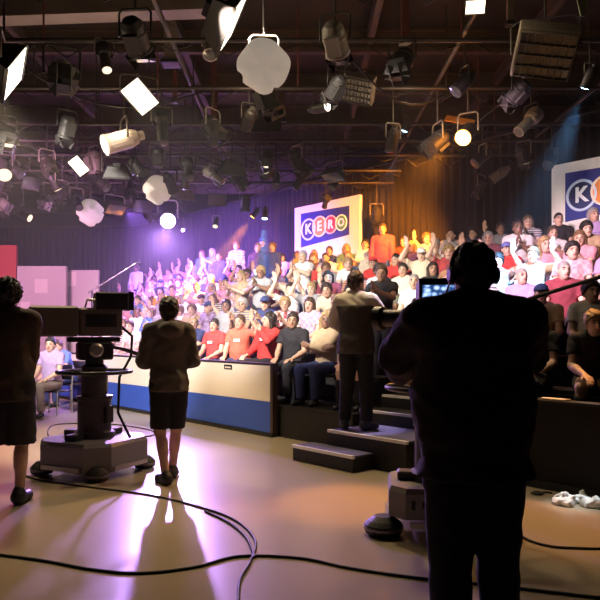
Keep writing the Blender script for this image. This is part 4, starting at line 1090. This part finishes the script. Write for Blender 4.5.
bd = tag(MB().box((-.28, -.02, -.23), (.28, .02, .2), bev=.004).tube([(0, 0, .2), (0, 0, 1.0)], .012, 6).build('hanging_flag', M_BLACKMATTE, None, at(264, 118, 11.0)), 'square black flag board hanging below the large round diffusion sheet', 'flag')
for i, (x0, y0, z0, x1, y1, z1) in enumerate(((-4, 8.3, 5.1, -1.4, 10.0, 4.95), (.4, 8.3, 5.05, 2.3, 9.9, 5.0), (1.2, 11.6, 5.0, 3.2, 9.9, 4.98), (-2.2, 13.6, 5.0, .4, 11.6, 4.98))):
    pts = [Vector((x0, y0, z0)).lerp(Vector((x1, y1, z1)), u / 12) - Vector((0, 0, .55 * math.sin(PI * u / 12))) for u in range(13)]
    tag(MB().tube(pts, .014, 6).build('hanging_cable', M_RUBBER), 'black cable sagging between lighting pipes, %s counted from the set walls' % ordinal((1, 3, 4, 2)[i]), 'cable', 'cables sagging between lighting pipes')

# key light on the audience from the lamps over the studio floor
KEYS = [((-5.4, 7.2, 4.4), G(-9.5, 2.2, 1.5), 2300, MAG, 54), ((-4.6, 6.6, 4.4), G(-4.6, 1.4, 1.4), 3400, NEU, 54),
        ((-2.2, 6.6, 4.4), G(-1.4, 2, 1.6), 2800, NEU, 50), ((-1.0, 6.2, 4.5), G(.6, 4.6, 2.6), 2100, (1, .86, .72), 44),
        ((-.2, 5.4, 4.5), G(2.2, 3.4, 2.4), 3000, (1, .64, .80), 40), ((-6.2, 7.4, 4.4), G(-12, 3.2, 2.0), 1500, (.95, .42, .95), 50)]
# floor light hung behind and aimed down towards the camera
FL = (1, .75, .43)
FLOORS = [((-3.6, 7.7, 4.5), (-2.4, 9.0, 0), 1150, FL, 60), ((-2.6, 7.6, 4.5), (-2.4, 6.4, 0), 330, FL, 80), ((.4, 7.6, 4.5), (.1, 6.4, 0), 330, FL, 80), ((2.4, 7.4, 4.5), (2.3, 5.6, 0), 190, FL, 56),
          ((.9, 7.6, 4.4), (.40, 5.6, 0), 800, (1, .38, .08), 19), ((2.9, 7.5, 4.4), (2.15, 5.1, 0), 600, (1, .38, .08), 24), ((2.9, 6.1, 4.7), on_floor(577, 505), 900, (.85, .92, 1), 7), ((1.3, 7.7, 4.5), G(1.9, -.3, .33), 1100, (.68, .6, 1), 15), ((-.5, 7.4, 4.5), (-.9, 4.2, 0), 60, FL, 60)]
GLOWS = [(PPU + Vector((.2, -.6, -.1)), 60, (.6, .34, 1)), (P14 + d14 * .46 + Vector((0, 0, .05)), 26, ORA), (at(143, 112, 8.0), 14), (at(120, 128, 9.6), 12), (at(84, 180, 11.3), 12), (at(16, 90, 6.6), 10), (at(240, 40, 6.6), 8), (at(475, 16, 6.6), 14), (at(410, 100, 9.4), 10), (at(20, 150, 9.4), 14), (at(250, 100, 9.4), 12)]  # bare point lights added near lamps for haze glow and rig fill
# ---- light
spot(PPU, (-1.15, 5.6, .2), 3600 * E, (.60, .34, 1), 20, .6, .10, off=.6)
spot(PPU, (-3.0, 12, .5), 2300 * E, (.5, .25, 1), 100, .8, .10, off=.6)
spot(PPU + Vector((0, -.1, -.25)), G(-8.5, 6.7, 2.6), 2500 * E, (.36, .15, 1), 110, .8, .10, off=.3)
spot((-4.2, 15.9, 4.4), G(-11, 6.6, 2.4), 6500 * E, (.36, .15, 1), 80, .8, .10)
spot(POR, (-2.9, 16.6, 1.9), 20000 * E, ORA, 30, .5)
spot(PBL, (-.95, 15.6, 1.5), 14000 * E, BLU, 22, .5)
spot(P14B, (1.75, 14.6, 3.6), 5200 * E, ORA, 58, .7, off=.22)
spot(P14, (.2, 6.4, 1.7), 260 * E, ORA, 40, .6, off=.55)
spot(P18, (2.9, 10.6, 1.2), 3500 * E, BLU, 30, .3)
spot(P13, (.6, 12.6, 1.5), 900 * E, BLU, 26, .4)
spot(P12, (3.6, 8.0, 4.5), 300 * E, WARM, 12, .3)
for (x, y, z), tg, e, c, sz in KEYS: spot((x, y, z), tg, e * E, c, sz, .6, .15)
for (x, y, z), tg, e, c, sz in FLOORS: spot((x, y, z), tg, e * E, c, sz, .7, .12)
for q, e, *cc in GLOWS:
    l = bpy.data.lights.new('added_glow', 'POINT'); l.energy = e; l.color = cc[0] if cc else (1, .72, .45); l.shadow_soft_size = .15
    o = bpy.data.objects.new('added_glow', l); COL.objects.link(o); o.location = q

# ---- haze
hz = bpy.data.materials.new('haze'); hz.use_nodes = True; nt = hz.node_tree; nt.nodes.clear()
vs_ = nt.nodes.new('ShaderNodeVolumeScatter'); vs_.inputs['Density'].default_value = .007; vs_.inputs['Anisotropy'].default_value = .35; vs_.inputs['Color'].default_value = (1, .97, .93, 1)
o_ = nt.nodes.new('ShaderNodeOutputMaterial'); nt.links.new(vs_.outputs[0], o_.inputs['Volume'])
tag(MB().box((XL + .02, 7.8, .9), (XR - .02, YB - .02, CZ - .02)).build('haze', hz), kind='stuff')

w = bpy.data.worlds.new('world'); SC.world = w; w.use_nodes = True
w.node_tree.nodes['Background'].inputs[0].default_value = (.004, .0035, .003, 1); w.node_tree.nodes['Background'].inputs[1].default_value = 1

# ================================================================== CAMERA
cam = bpy.data.cameras.new('camera'); co = bpy.data.objects.new('camera', cam); COL.objects.link(co)
co.location = (0, 0, CAMZ); co.rotation_euler = (PI / 2, 0, 0)
cam.sensor_fit = 'HORIZONTAL'; cam.sensor_width = 36; cam.lens = 36 * F / 600; cam.shift_y = 33 / 600; cam.clip_end = 200
SC.camera = co
SC.view_settings.view_transform = 'Standard'; SC.view_settings.look = 'None'; SC.view_settings.gamma = 1; SC.view_settings.use_curve_mapping = False
SC.view_settings.exposure = 0.0
SC.cycles.max_bounces = 6; SC.cycles.volume_bounces = 0; SC.cycles.caustics_reflective = False; SC.cycles.caustics_refractive = False
SC.cycles.sample_clamp_indirect = 4
